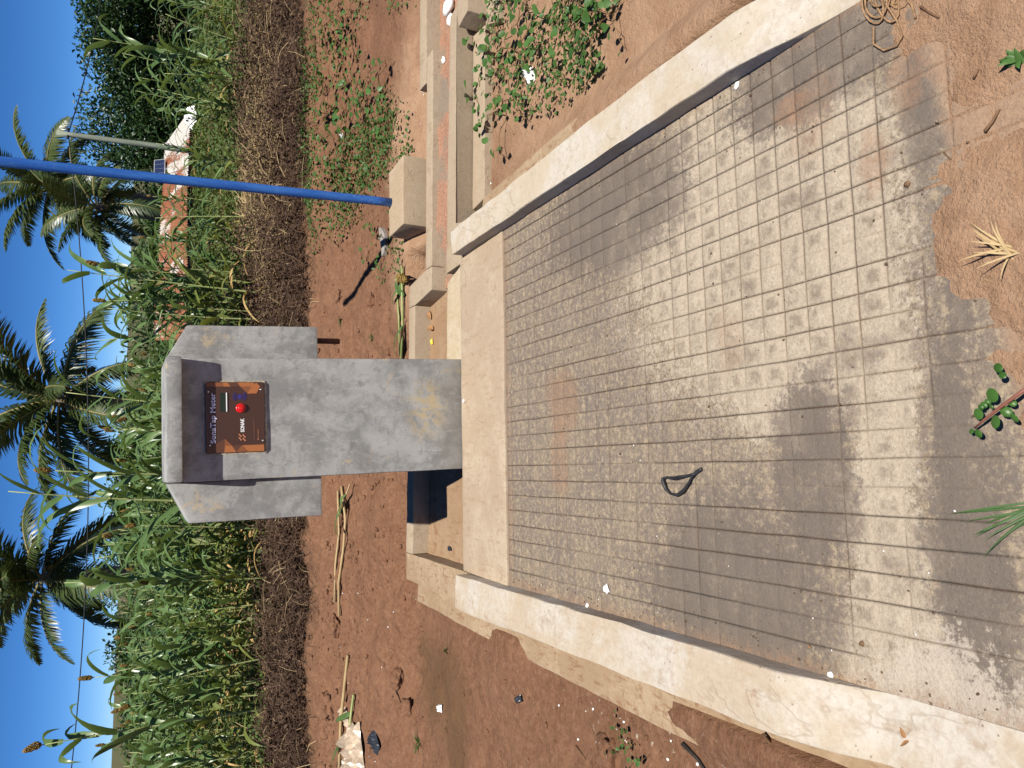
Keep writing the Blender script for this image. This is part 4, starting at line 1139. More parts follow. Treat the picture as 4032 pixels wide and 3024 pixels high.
# ------------------------------------------------------------------ palms
def frond_mesh(L, seed):
    random.seed(seed)
    mb = MB(); pts = []; p = Vector((0, 0, 0)); el = 0.0; n = 16
    droop = random.uniform(0.9, 1.5)
    for i in range(n + 1):
        pts.append(p.copy()); p = p + Vector((cos(el), 0, sin(el))) * (L / n); el -= droop / n * (0.3 + 1.4 * i / n)
    mb.tube(pts, [0.045 * (1 - i / n) + 0.006 for i in range(n + 1)], 5, 1)
    for i in range(80):
        t = 0.10 + 0.9 * i / 80; f = t * n; k = min(n - 1, int(f)); q = pts[k].lerp(pts[k + 1], f - k)
        tg = (pts[k + 1] - pts[k]).normalized()
        ll = L * 0.24 * (sin(pi * min(1, 0.18 + 0.80 * t)) ** 0.7) * random.uniform(.85, 1.1)
        for s in (-1, 1):
            d = (Vector((0, s, 0)) * 0.9 + tg * random.uniform(0.35, 0.75) + Vector((0, 0, random.uniform(-0.45, 0.0)))).normalized()
            d2 = (d + Vector((0, 0, -0.9))).normalized()
            w = tg * 0.032
            a, b = q, q + d * ll * 0.55; c = b + d2 * ll * 0.5
            mb.add([a - w, a + w, b + w, b - w, c], [[0, 1, 2, 3], [3, 2, 4]], 0)
    return mb.mesh('frond')
FR = [frond_mesh(3.3, 40 + i) for i in range(5)]
M_RACH = simple('palm_rachis', (0.20, 0.17, 0.06), 0.5, 0, 0.4)
for f in FR: f.materials.append(M_PALM); f.materials.append(M_RACH)
random.seed(11)
M_NUT = simple('coconut', (0.16, 0.13, 0.04), 0.5)
M_PTRUNK = simple('palm_trunk', (0.17, 0.145, 0.12), 0.95, 0, 0.2, 0.3, 3)
def palm(px, py, t, label, size, nf, lean, seed):
    random.seed(seed)
    top = at_y(px, py, t); zb = float(g_base(top.x, t)); h = top.z - zb
    root = thing('coconut_palm', (top.x - lean * h * 0.3, t, zb), label, 'palm tree', 'coconut palms behind the field')
    mb = MB(); pts = []; ofs = lean * h * 0.3
    for k in range(15):
        q = k / 14; pts.append(Vector((ofs * q ** 1.5, 0, h * q)))
    mb.tube(pts, [0.19 - 0.07 * k / 14 + 0.012 * (k % 2) for k in range(15)], 10)
    mb.build('trunk', M_PTRUNK, root)
    c = pts[-1]
    for i in range(nf):
        o = bpy.data.objects.new('frond', random.choice(FR)); COL.objects.link(o); o.parent = root
        q = (i + 0.5) / nf
        el = R(80) - q * R(125)
        o.location = c + Vector((0, 0, 0.05 - 0.2 * q)); s = size * random.uniform(.85, 1.1)
        o.scale = (s, s, s); o.rotation_euler = (random.gauss(0, .35), -el, i * 2.4 + random.gauss(0, .2))
    nb = MB()
    for i in range(9):
        a = i * 2.4; cc = c + Vector((0.26 * cos(a), 0.26 * sin(a), -0.25 - 0.1 * (i % 3)))
        bmi = [cc + Vector(p) * 0.12 for p in ICO]; nb.add(bmi, ICF)
    nb.build('coconut_bunch', M_NUT, root)
palm(122, 862, 24.0, 'large coconut palm with its crown straight above the kiosk', 0.95, 20, 0.10, 3)
palm(85, 1250, 25.0, 'coconut palm on the left with its crown cut by the wire', 0.93, 20, -0.06, 5)
palm(105, 400, 30.0, 'taller coconut palm behind the blue pole', 0.88, 18, 0.0, 8)
palm(205, 445, 27.0, 'lower coconut palm beside the blue pole over the roof', 0.70, 16, 0.12, 9)
random.seed(21)

# ------------------------------------------------------------------ broad-leaved trees
def tree(px_top, py_c, t, width, label, nleaf, leaf, mat, seed, group='trees beyond the field', name='broadleaf_tree', zlow=0.12, ydepth=0.6):
    random.seed(seed); rs_ = np.random.default_rng(seed)
    top = at_y(px_top, py_c, t); zb = float(g_base(top.x, t)); h = top.z - zb
    root = thing(name, (top.x, t, zb), label, 'tree', group)
    tb = MB(); lim = []
    tb.tube([(0, 0, -0.3), (0.1, 0, h * .18), (0.0, 0.1, h * .4), (0.15, 0, h * .65)], [0.05 * h + .08, 0.04 * h + .06, 0.028 * h + .04, 0.01 * h + .02], 9)
    lobes = []
    nl = 26
    for k in range(nl):
        a = k * 2.4; q = (k + .5) / nl
        r = width * 0.5 * (0.25 + 0.7 * math.sqrt(random.random()))
        z = h * (zlow + (0.92 - zlow) * random.random())
        r *= math.sqrt(max(0.05, 1 - ((z / h - 0.45) / 0.62) ** 2))
        c = Vector((r * cos(a), r * sin(a) * ydepth, z)); lobes.append((c, random.uniform(.13, .24) * min(width, h * 1.4)))
        if k % 3 == 0: tb.tube([(0, 0, h * .25), c * 0.5 + Vector((0, 0, h * .15)), c], [0.018 * h, 0.010 * h, 0.003 * h], 5)
    tb.build('trunk', M_BARK, root)
    P = []
    for i in range(nleaf):
        c, r = lobes[i % nl]
        d = Vector(rs_.normal(0, 1, 3)).normalized(); q = r * (0.55 + 0.5 * rs_.random())
        d.z *= 0.8
        P.append((c + d * q, rs_.uniform(.6, 1.4)))
    it = iter(P)
    leaf_cloud('crown', mat, nleaf, lambda: next(it), leaf, 0.7, None, None, root, 0.5)
    return root
tree(195, 60, 34, 13.0, 'big dark mango tree filling the upper right behind the house', 52000, 0.19, M_TREE, 1)
tree(245, 250, 33, 6.5, 'dark lower limb-tree hanging left of the mango towards the pole', 20000, 0.18, M_TREE, 2)
tree(295, 490, 38, 5.0, 'dark shrubby tree under the palms behind the rusty roof', 9000, 0.2, M_TREE2, 3)
tree(228, 1075, 30, 5.0, 'dark leafy tree between the two big palms', 10000, 0.17, M_TREE2, 4)
tree(280, 960, 34, 5.0, 'dark bush showing beside the middle palm trunk', 8000, 0.17, M_TREE2, 6)
tree(225, 1340, 32, 4.5, 'round dark tree right under the left palm fronds', 9000, 0.17, M_TREE, 7)
tree(245, 1450, 31, 4.5, 'dark tree showing over the left part of the field', 9000, 0.17, M_TREE2, 8)
tree(270, 1590, 33, 5.5, 'dark tree at the far left edge of the field', 10000, 0.17, M_TREE, 9)
tree(285, 760, 36, 6.0, 'low dark tree beyond the gap right of the kiosk', 8000, 0.2, M_TREE2, 10)
tree(300, 640, 42, 6.5, 'low tree behind the near end of the rusty roof', 8000, 0.2, M_TREE, 12)
tree(415, 15, 22, 4.0, 'green bush below the mango tree at the right edge', 4500, 0.14, M_TREE2, 13, name='bush')
tree(425, 290, 17.0, 3.2, 'feathery green bush before the pale roof', 6500, 0.09, M_HERB, 14, name='bush')
tree(430, 400, 17.5, 2.6, 'small feathery bush behind the blue pole', 4500, 0.09, M_HERB, 15, name='bush')
tree(435, 520, 18.0, 2.6, 'small green bush before the rusty roof', 4000, 0.09, M_WEED, 16, name='bush')
random.seed(33)
mound = MB()
pm0 = at_y(436, 60, 19.0); zb = float(g_base(pm0.x, 19.0))
bm = bmesh.new(); bmesh.ops.create_grid(bm, x_segments=40, y_segments=16, size=1.0)
for v in bm.verts:
    x, y = v.co.x, v.co.y
    e = max(0, 1 - abs(x) ** 3) * max(0, 1 - y * y)
    v.co = Vector((x * 2.6, y * 0.9, -0.1 + e ** .6 * (pm0.z - zb) * (0.9 + 0.35 * mnoise.noise(Vector((x * 3, y * 2, 4))) - 0.25 * x)))
me = bpy.data.meshes.new('earth_mound'); bm.to_mesh(me); bm.free()
o = link('earth_mound', me, simple('pinkish_earth', (0.30, 0.22, 0.19), 0.95, 0, 0.2, 0.3, 4, 0.4)); o.location = (pm0.x + 0.3, 19.0, zb)
tag(o, 'greyish pink earth mound under the mango tree', 'mound')

# ------------------------------------------------------------------ house with corrugated roofs
def m_roof(name, pale):
    g = NG(name); p = g.obj()
    n = g.noise(g.scale(p, (1.0, 0.35, 0.35)), 1.6, 5, 0.65, 0.8); n2 = g.noise(p, 6.0, 5, 0.7)
    f = g.math('ADD', g.math('MULTIPLY', n, 0.75), g.math('MULTIPLY', n2, 0.25))
    lo, hi = (0.50, 0.60) if pale else (0.38, 0.50)
    rust = g.mix(g.ramp(n2, 0.35, 0.65), (0.20, 0.070, 0.038), (0.29, 0.115, 0.06))
    c = g.mix(g.ramp(f, lo, hi), (0.50, 0.475, 0.44), rust) if pale else g.mix(g.ramp(f, 0.54, 0.62), rust, (0.48, 0.45, 0.41))
    return g.out(c, None, rough=0.6)
MR1, MR2 = m_roof('rusty_iron', False), m_roof('pale_iron', True)
TH = 22.0
hs = thing('roofed_house', (at_y(405, 470, TH).x, TH, float(g_base(at_y(405, 470, TH).x, TH))), 'low house with rusty and pale corrugated iron roofs beyond the weeds', 'house')
def hlocal(v): return Vector(v) - hs.location
def sheets(E0, E1, R0, R1_, n, mat):
    """corrugated sheets between eave E0-E1 and ridge R0-R1_, each sheet its own piece"""
    for k in range(n):
        mb = MB(); N = 24; M_ = 3; vs = []
        for a in range(N + 1):
            u = (k + a / N * 1.03) / n
            for b in range(M_ + 1):
                v = b / M_
                p = E0.lerp(E1, u).lerp(R0.lerp(R1_, u), v)
                p = p + Vector((0, 0, 0.018 * sin(a / N * 2 * pi * 7) + 0.006 * (k % 2)))
                vs.append(hlocal(p))
        fs = [[a * (M_ + 1) + b, (a + 1) * (M_ + 1) + b, (a + 1) * (M_ + 1) + b + 1, a * (M_ + 1) + b + 1] for a in range(N) for b in range(M_)]
        mb.add(vs, fs); mb.build('roof_sheet', mat, hs)
e0 = at_y(405, 735, TH); e1 = at_y(404, 398, TH); r0 = at_y(318, 735, TH + 2.2); r1 = at_y(352, 398, TH + 2.2)
sheets(e0, e1, at_y(330, 735, TH + 2.2), r1, 9, MR1)
e2 = at_y(405, 395, TH - .15); e3 = at_y(412, 235, TH - .15); r2 = at_y(352, 395, TH + 2.0); r3 = at_y(357, 312, TH + 2.0)
sheets(e2, e3, r2, r3, 5, MR2)
wb = MB()
for (a, b, dy) in ((e0, e1, 0.35), (e2, e3, 0.45)):
    A, B = hlocal(a), hlocal(b)
    wb.box(A.x + .1, B.x - .15, dy, dy + 2.2, -0.2, min(A.z, B.z) - 0.05)
wb.build('wall', simple('ochre_wall', (0.36, 0.15, 0.09), 0.9, 0, 0.2, 0.3, 3), hs, False)
fb = MB(); A, B = hlocal(e2), hlocal(e3); fb.box(A.x, B.x + 0.1, -0.08, -0.03, B.z - 0.16, B.z - 0.06); fb.build('fascia_board', simple('ochre_wood', (0.38, 0.22, 0.06), 0.8), hs, False)

# solar panel on the ridge, dish by the eave
q = at_y(345, 365, TH + 1.7)
so_ = thing('solar_panel', q, 'small solar panel tilted on the roof ridge beside the pole', 'solar panel')
mb = MB(); mb.box(-0.30, 0.30, -0.02, 0.02, -0.16, 0.16); f_ = mb.build('panel_frame', simple('alu', (0.62, 0.62, 0.62), 0.4, 0.5), so_, False)
mb = MB()
for i in range(4):
    for j in range(2): mb.box(-0.285 + i * 0.144, -0.285 + i * 0.144 + 0.138, -0.026, -0.0215, -0.145 + j * 0.148, -0.145 + j * 0.148 + 0.142)
mb.build('cell_grid', simple('solar_cell', (0.02, 0.03, 0.075), 0.2, 0, 0.6), so_, False)
mb = MB(); mb.box(-0.02, 0.02, 0.02, 0.25, -0.55, 0.0); mb.build('bracket', M_SCREW, so_, False)
so_.rotation_euler = (R(-28), 0, R(10))
q = at_y(424, 255, TH - 1.0)
ds = thing('satellite_dish', q, 'white satellite dish under the end of the pale roof', 'dish')
mb = MB(); vs = []; N = 24
for k in range(6):
    r = 0.33 * k / 5
    for i in range(N): a = 2 * pi * i / N; vs.append((r * cos(a), 0.45 * r * r - 0.05, r * 1.08 * sin(a)))
mb.add(vs, [[k * N + i, k * N + (i + 1) % N, (k + 1) * N + (i + 1) % N, (k + 1) * N + i] for k in range(5) for i in range(N)])
mb.build('reflector', simple('dish_white', (0.78, 0.78, 0.78), 0.5), ds)
mb = MB(); mb.tube([(0, 0, -0.32), (0, -0.3, -0.25), (0, -0.42, -0.02)], 0.016, 6); mb.tube([(0, -0.42, -0.06), (0, -0.42, 0.03)], 0.035, 8); mb.build('feed_arm', M_SCREW, ds)
mb = MB(); mb.tube([(0, 0.02, 0), (0.12, 0.25, -0.1), (0.12, 0.30, -0.75)], 0.025, 6); mb.build('mast', M_SCREW, ds)
ds.rotation_euler = (R(-35), 0, R(-30))

# ------------------------------------------------------------------ utility pole and wires
TP = 19.0
pt = at_y(122, 287, TP); pbm = at_y(425, 327, TP)
up_ = thing('utility_pole', (pbm.x, TP, float(g_base(pbm.x, TP)) - .05), 'slim greenish wooden power pole with a white band by the house', 'utility pole')
mb = MB(); dv = pt - pbm; zb = up_.location.z
kk = (pbm.z - zb) / dv.z
mb.tube([Vector(pbm - dv * kk) - up_.location + (dv * (1 + kk)) * (i / 10) for i in range(11)], [0.075 - 0.022 * i / 10 for i in range(11)], 12)
g = NG('weathered_wood'); nz = g.noise(g.scale(g.obj(), (1, 1, 0.1)), 14, 5, 0.7)
mb.build('pole_shaft', g.out(g.mix(g.ramp(nz, 0.35, 0.68), (0.18, 0.21, 0.15), (0.30, 0.33, 0.26)), nz, 0.3, 0.01), up_)
q0 = at_y(352, 314, TP) - up_.location; q1 = at_y(366, 316, TP) - up_.location
mb = MB(); mb.tube([q0, q1], 0.066, 12); mb.build('painted_band', simple('band_white', (0.8, 0.8, 0.8), 0.6), up_)
hb = MB(); w0 = at_y(147, 290, TP) - up_.location
for sx_ in (-0.10, 0.10):
    hb.tube([w0 + Vector((sx_ * 0.4, -.04, 0)), w0 + Vector((sx_, -.05, 0))], 0.018, 8)
    hb.tube([w0 + Vector((sx_, -.05, -0.03)), w0 + Vector((sx_, -.05, 0.04))], 0.028, 8)
hb.build('insulator', simple('black_fitting', (0.02, 0.02, 0.022), 0.5), up_)
M_WIRE = simple('black_wire', (0.012, 0.012, 0.014), 0.6)
def wire(a, b, sag, r, label):
    mb = MB(); pts = []
    for i in range(41):
        q = i / 40; p = a.lerp(b, q); p.z -= sag * 4 * q * (1 - q); pts.append(p)
    mb.tube(pts, r, 5)
    return tag(mb.build('overhead_wire', M_WIRE), label, 'wire', 'wires from the utility pole')
wa = at_y(148, 291, TP)
w = wire(wa, at_y(108, 2000, 20.5), 0.55, 0.013, 'thin black wire crossing the whole sky to the left of the pole')
wire(wa + Vector((0.05, 0, 0)), at_y(232, -140, 24.0), 0.15, 0.013, 'black wire running right from the pole into the mango tree')
wire(at_y(152, 293, TP), at_y(300, 385, TP + 0.5), 0.02, 0.010, 'stay wire slanting down from the pole top behind the blue pole')

# ------------------------------------------------------------------ small things on the ground
def litter(name, mesh_mb, mat, loc, label, cat, rot=(0, 0, 0), group=None, smooth=True):
    o = mesh_mb.build(name, mat, None, smooth); o.location = loc; o.rotation_euler = rot
    return tag(o, label, cat, group)
M_RUB = simple('black_rubber', (0.022, 0.022, 0.024), 0.5, 0, 0.4, 0.4, 40)
# rubber strap loop
mb = MB(); S = 1 / 1.8228
def sp(x, y, z): return at_z(x * S, y * S, z)
loop = [(2765, 1846), (2745, 1858), (2727, 1872), (2712, 1902), (2690, 1934), (2667, 1950), (2640, 1944), (2622, 1925), (2612, 1900), (2609, 1884), (2625, 1880), (2655, 1884), (2685, 1878), (2712, 1871), (2735, 1866)]
hs_ = [0.004, 0.006, 0.012, 0.014, 0.012, 0.008, 0.009, 0.010, 0.012, 0.013, 0.012, 0.008, 0.010, 0.014, 0.012]
pts = [sp(x, y, h_) for (x, y), h_ in zip(loop, hs_)]
fine = []
for i in range(len(pts) - 1):
    for k in range(3): fine.append(pts[i].lerp(pts[i + 1], k / 3))
fine.append(pts[-1])
c0 = fine[0].copy(); mb.tube([p - c0 for p in fine], [0.0055 + 0.0015 * sin(i * .6) for i in range(len(fine))], 8, 0, 1.0)
litter('rubber_strap', mb, M_RUB, c0, 'twisted loop of black rubber strap lying on the apron', 'strap')
# twine coil
mb = MB(); c0 = at_z(1925, 18, 0.001)
for k in range(7):
    a0 = random.uniform(0, 6.28); pts = []
    ex_, ey_ = random.uniform(.02, .07), random.uniform(.015, .03); ox = random.gauss(0.03, .02)
    for i in range(16):
        a = a0 + i * 0.42; pts.append((ox + ex_ * cos(a), ey_ * sin(a) + 0.01 * k - 0.03, 0.003 + 0.0018 * k * abs(sin(a * .7))))
    mb.tube(pts, 0.0028, 6)
mb.tube([(-0.01, 0.05, .006), (-0.05, 0.065, .008), (-0.085, 0.05, .006), (-0.10, 0.02, .005), (-0.09, 0.0, .006), (-0.05, -0.005, .010), (0.0, 0.0, .012), (0.04, -0.03, .006), (-0.04, -0.045, .004), (-0.075, -0.04, .003)], 0.0028, 6)
litter('twine_coil', mb, simple('brown_twine', (0.27, 0.165, 0.09), 0.9, 0, 0.2, 0.3, 60), c0, 'tangled coil of brown twine at the near end of the right kerb', 'twine', (0, 0, 0.3))
# stones, pebbles
M_STONE = simple('brown_stone', (0.16, 0.095, 0.055), 0.9, 0, 0.2, 0.3, 50)
M_LIME = simple('lime_chip', (0.78, 0.77, 0.74), 0.8, 0, 0.2, 0.1, 40)
def stone(px, py, r, mat, label, cat='stone', z=None, sq=0.6, group=None):
    p = at_ground(px, py) if z is None else at_z(px, py, z)
    o = link('pebble', rough_rock(r, sq, px * 0.37), mat); o.location = p + Vector((0, 0, r * 0.35)); tag(o, label, cat, group)
stone(1961, 398, 0.0085, M_STONE, 'round brown stone on the pale near part of the apron', z=0)
stone(1003, 866, 0.011, M_LIME, 'white pebble against the foot of the kiosk', z=0.008, sq=0.45)
stone(1876, 1447, 0.0085, M_LIME, 'white chip in the corner by the left kerb end', z=0, sq=.5) if False else None
stone(1795, 1458, 0.009, M_LIME, 'white chip by the inner edge of the left kerb', z=0, sq=.5)
stone(1594, 185, 0.012, M_LIME, 'white paper-like chip beside the right kerb', z=0, sq=.35)
stone(1863, 1390, 0.007, M_STONE, 'dark brown pebble on the darker grey part of the apron', z=0)
stone(1270, 1308, 0.010, M_LIME, 'white chip in the dirt at the far end of the left kerb', z=0, sq=.5)
stone(1120, 1190, 0.008, M_STONE, 'small brown pebble in the middle of the apron', z=0) if False else None
for k, (px, py, r) in enumerate([(968, 15, .05), (975, 45, .04), (958, 130, .022), (985, 70, .03)]):
    p = at_z(px, py, -0.06)
    o = link('lime_lump', rough_rock(r, 0.6, k * 5.1), M_LIME); o.location = p; tag(o, ['large white lime lump at the picture edge in the drain basin', 'white lime lump beside the largest one in the basin', 'small white lime lump lying alone in the drain channel', 'flat white lime lump near the basin wall end'][k], 'lump', 'white lumps in the drain basin')
chips = MB()
for i in range(90):
    if i < 40: x = random.uniform(1.2, 2.6); y = 4.28 + random.random() * 0.2
    elif i < 70: x = random.gauss(-1.0, .09); y = random.uniform(1.7, 3.0)
    else: x = random.uniform(-2.2, -0.8); y = random.uniform(4.7, 6.0)
    if not free_ground(x, y): continue
    r = random.uniform(.002, .008); rock(chips, (x, y, gz(x, y) + r * .4), r)
tag(chips.build('lime_gravel', M_LIME), 'tiny white lime chips scattered on the soil', None, None, 'stuff')
grit = MB()
for i in range(420):
    x = random.uniform(-.5, 1.1); y = random.uniform(0.95, 3.15)
    if random.random() < 0.5: x = random.choice((-0.53 + abs(random.gauss(0, .03)), 1.13 - abs(random.gauss(0, .03))))
    r = random.uniform(.0012, .0042); rock(grit, (x, y, r * .5), r)
tag(grit.build('grit', simple('dark_grit', (0.12, 0.075, 0.05), 0.9, 0, 0.2, 0.4, 30)), 'dark grit and crumbs lying on the apron', None, None, 'stuff')
grit2 = MB()
for i in range(60):
    x = random.uniform(-.5, 1.1); y = random.uniform(1.0, 3.15); r = random.uniform(.001, .003); rock(grit2, (x, y, r * .4), r, 0.4)
tag(grit2.build('pale_grit', M_LIME), 'white specks and crumbs on the apron', None, None, 'stuff')
# sandal sole
p = at_ground(835, 524)
mb = MB(); out = []
for i in range(28):
    a = 2 * pi * i / 28; x = 0.115 * cos(a); wv = 0.040 + 0.007 * cos(a) - 0.007 * math.exp(-((x + 0.02) / .03) ** 2); out.append((x, wv * sin(a)))
vs = [(x, y, 0.0) for x, y in out] + [(x * 1.0, y, 0.020 + 0.02 * (abs(x) / .115) ** 2) for x, y in out]
mb.add(vs, [list(range(28))[::-1], list(range(28, 56))] + [[i, (i + 1) % 28, 28 + (i + 1) % 28, 28 + i] for i in range(28)])
mb.tube([(0.02, -0.036, 0.02), (0.035, -0.02, 0.045), (0.075, 0.0, 0.028)], 0.004, 6); mb.tube([(0.02, 0.036, 0.02), (0.035, 0.02, 0.045), (0.075, 0.0, 0.028)], 0.004, 6)
litter('sandal', mb, simple('grey_rubber', (0.25, 0.225, 0.20), 0.8, 0, 0.3, 0.25, 30), p + Vector((0, 0, .004)), 'worn grey sandal sole on the soil beside the pole block', 'sandal', (0.02, -0.02, R(14)), None, False)

# fallen stalks
def fallen(pix, r, mat, label, leaf=None, lift=0.02):
    pts = [at_ground(*q) + Vector((0, 0, lift)) for q in pix]; c0 = pts[0].copy()
    root = thing('fallen_stalk', c0, label, 'stalk', 'cut sorghum stalks on the soil')
    mb = MB(); mb.tube([q - c0 for q in pts], r, 7); mb.build('stem', mat, root)
    for q, az, L in (leaf or []):
        lb = MB(); arc_leaf(lb, at_ground(*q) + Vector((0, 0, lift)) - c0, az, L, 0.045, 0.5, 1.4, 0.5); lb.build('leaf', M_SLEAF, root)
    return root
f1 = fallen([(873, 775), (876, 700), (880, 640), (875, 575)], 0.0085, M_STALK, 'green cut stalk with leaves lying along the drain wall', [((878, 610), 2.2, .22), ((878, 640), 0.7, .18), ((876, 700), 2.8, .25)])
hd = panicle_mesh(0.16, 0.028, 90).build('seed_head', M_GRAIN, f1); hd.location = at_ground(872, 600) + Vector((0, 0, .03)) - f1.location; hd.rotation_euler = (R(88), 0, R(-20))
fallen([(870, 770), (868, 690), (862, 600)], 0.006, M_STALK, 'thin dark green stalk behind the leafy cut one', None)
fallen([(745, 1050), (752, 1120), (748, 1180), (737, 1260), (738, 1330)], 0.010, M_STRAW, 'long yellowing stalk lying left of the kiosk', [((745, 1080), 3.4, .35), ((750, 1090), 2.6, .3), ((748, 1100), -1.0, .25)])
fallen([(735, 1060), (738, 1150), (730, 1220), (728, 1300)], 0.008, M_STRAW, 'second pale stalk lying closest to the dead weeds', None)
fallen([(757, 1415), (750, 1480), (742, 1560), (738, 1665)], 0.012, M_STRAW, 'thick yellow stalk lying at the far left edge', [((742, 1600), 2.8, .3)])
fallen([(770, 1500), (758, 1590), (745, 1660)], 0.009, M_STALK, 'green leafless stalk beside the thick yellow one', [((765, 1540), 2.0, .35)])
fallen([(770, 1045), (757, 1080)], 0.006, M_STRAW, 'short pale stalk stuck in the soil by the kiosk', None, 0.05)

# plastics
M_CLEAR = simple('dirty_plastic', (0.46, 0.36, 0.26), 0.18, 0, 0.6, 0.3, 12); M_BLKP = simple('black_plastic', (0.03, 0.034, 0.042), 0.25, 0, 0.6); M_WHP = simple('white_plastic', (0.80, 0.79, 0.78), 0.5)
def crumple(w, d, h, n=14, seed=0.0):
    mb = MB(); vs = []
    for j in range(n + 1):
        for i in range(n + 1):
            u, v = i / n - .5, j / n - .5
            e = max(0, 1 - (2 * u) ** 4) * max(0, 1 - (2 * v) ** 4)
            k = abs(mnoise.noise(Vector((u * 5 + seed, v * 5, seed)))) + 0.5 * abs(mnoise.noise(Vector((u * 12, v * 12 + seed, 1))))
            sh = 1 + 0.35 * mnoise.noise(Vector((math.atan2(v, u) * 1.3, seed, 3)))
            vs.append((u * w * sh, v * d * sh, h * e * (0.3 + 1.3 * k) + 0.004))
    mb.add(vs, [[j * (n + 1) + i, j * (n + 1) + i + 1, (j + 1) * (n + 1) + i + 1, (j + 1) * (n + 1) + i] for j in range(n) for i in range(n)])
    return mb
litter('plastic_sheet', crumple(.42, .30, .10, 18, 2.0), M_CLEAR, at_ground(775, 1635), 'crumpled dirty clear plastic sheet at the far left', 'plastic sheet', (0, 0, .4), None, False)
litter('plastic_sheet', crumple(.20, .10, .04, 10, 4.0), M_CLEAR, at_ground(745, 1545), 'small torn clear plastic piece above the black scrap', 'plastic sheet', (0, 0, 1.2), None, False)
litter('plastic_scrap', crumple(.16, .10, .05, 12, 6.0), M_BLKP, at_ground(812, 1600), 'shiny black plastic scrap on the soil at the left edge', 'plastic scrap', (0, 0, .9), None, False)
litter('plastic_scrap', crumple(.06, .03, .02, 8, 9.0), M_BLKP, at_ground(1122, 1510), 'tiny black scrap on the bare soil left of the footing', 'plastic scrap', (0, 0, 2), None, False)
litter('plastic_bag', crumple(.09, .05, .045, 12, 3.3), M_WHP, at_ground(1150, 165), 'torn white plastic bag among the creepers by the right kerb', 'plastic bag', (0, 0, .3), None, False)
litter('paper_scrap', crumple(.05, .05, .018, 8, 5.5), M_WHP, at_ground(945, 265) if False else at_ground(1012, 270), 'small pale scrap in front of the channel wall', 'paper scrap', (0, 0, .7), None, False)
litter('paper_scrap', crumple(.05, .04, .02, 8, 7.5), M_WHP, at_ground(740, 295), 'white scrap in the creepers at the weed edge', 'paper scrap', (0, 0, .1), None, False)
litter('paper_scrap', crumple(.04, .05, .02, 8, 8.5), M_WHP, at_ground(952, 1530), 'white feathery scrap on the soil at the left', 'paper scrap', (0, 0, .1), None, False)
litter('paper_scrap', crumple(.05, .02, .012, 8, 1.5), M_WHP, at_ground(1058, 397), 'white strip where the channel wall meets the right kerb', 'paper scrap', (0, 0, 1.1), None, False)
litter('paper_scrap', crumple(.03, .02, .012, 6, 2.5), M_WHP, at_z(1313, 1272, .002), 'folded cream scrap on the apron by the left kerb', 'paper scrap', (0, 0, .5), None, False)
litter('wrapper', crumple(.036, .022, .010, 8, 1.1), simple('yellow_wrapper', (0.75, 0.62, 0.04), 0.4), at_z(934, 738, -0.10), 'crumpled yellow wrapper on the trough floor', 'wrapper', (0, 0, .3), None, False)
M_DL = simple('dead_leaf', (0.30, 0.155, 0.07), 0.85, 0, 0.2, 0.3, 20)
def dead_leaf(px, py, z, L, label, rot, mat=M_DL):
    mb = MB(); heart_leaf(mb, (0, 0, 0), 0, 0.12, L, 0.35); mb.v = [Vector((q[0], q[1] * 0.45, abs(q[2]) * 0.8)) for q in mb.v]; litter('dead_leaf', mb, mat, at_z(px, py, z) + Vector((0, 0, .006)), label, 'dead leaf', (0.2, 0, rot), 'dead leaves')
dead_leaf(938, 712, -0.10, .10, 'curled brown leaf beside the yellow wrapper', 1.2)
dead_leaf(932, 690, -0.10, .07, 'narrow brown leaf farther right in the trough', 0.4)
dead_leaf(976, 1190, -0.10, .05, 'dark scrap of leaf alone on the left trough floor', 1.0, M_BLKP)
dead_leaf(1968, 1600, 0.0, .03, 'torn brown leaf on the pale patch by the left kerb end', 2.2)
dead_leaf(1960, 1594, 0.0, .025, 'smaller brown leaf overlapping the torn one', 0.5)
dead_leaf(1755, 1400, 0.0, .012, 'tiny tan leaf on the left part of the apron', 0.9)
# sticks
M_CHAR = simple('charred_stick', (0.03, 0.026, 0.024), 0.8, 0, 0.2, 0.3, 40); M_STK = simple('brown_stick', (0.16, 0.09, 0.05), 0.85, 0, 0.2, 0.3, 40)
def stick(pix, r, mat, label, z=None):
    pts = [(at_ground(*q) if z is None else at_z(q[0], q[1], z)) + Vector((0, 0, r * 1.1)) for q in pix]; c0 = pts[0].copy()
    mb = MB(); mb.tube([q - c0 for q in pts], [r * (1 - .4 * i / (len(pts) - 1)) for i in range(len(pts))], 7); litter('stick', mb, mat, c0, label, 'stick', (0, 0, 0), 'loose sticks')
stick([(1478, 1605), (1495, 1622), (1512, 1640), (1530, 1668)], 0.0075, M_CHAR, 'black charred stick lying by the left footing')
stick([(1650, 1585), (1672, 1612), (1700, 1640), (1722, 1668)], 0.0052, M_STK, 'thin brown stick leaning over the left footing', -0.085)
stick([(1990, 15), (2012, 30), (2030, 39)], 0.003, M_STK, 'thin bent twig on the soil before the twine coil')
stick([(2130, 285), (2148, 262), (2162, 236)], 0.0042, M_STK, 'dark burnt twig on the near soil')
stick([(2105, 170), (2115, 150)], 0.003, M_STK, 'short dark twig nearest the apron edge'), 
stick([(850, 1480), (868, 1520), (885, 1535)], 0.005, M_STK, 'twig lying over the bank of soil at left')
stick([(2040, 330), (2055, 345)], 0.002, M_STK, 'tiny twig end beside the burnt one')
stick([(1245, 1610), (1266, 1640)], 0.004, M_STK, 'brown twig near the big soil lump')
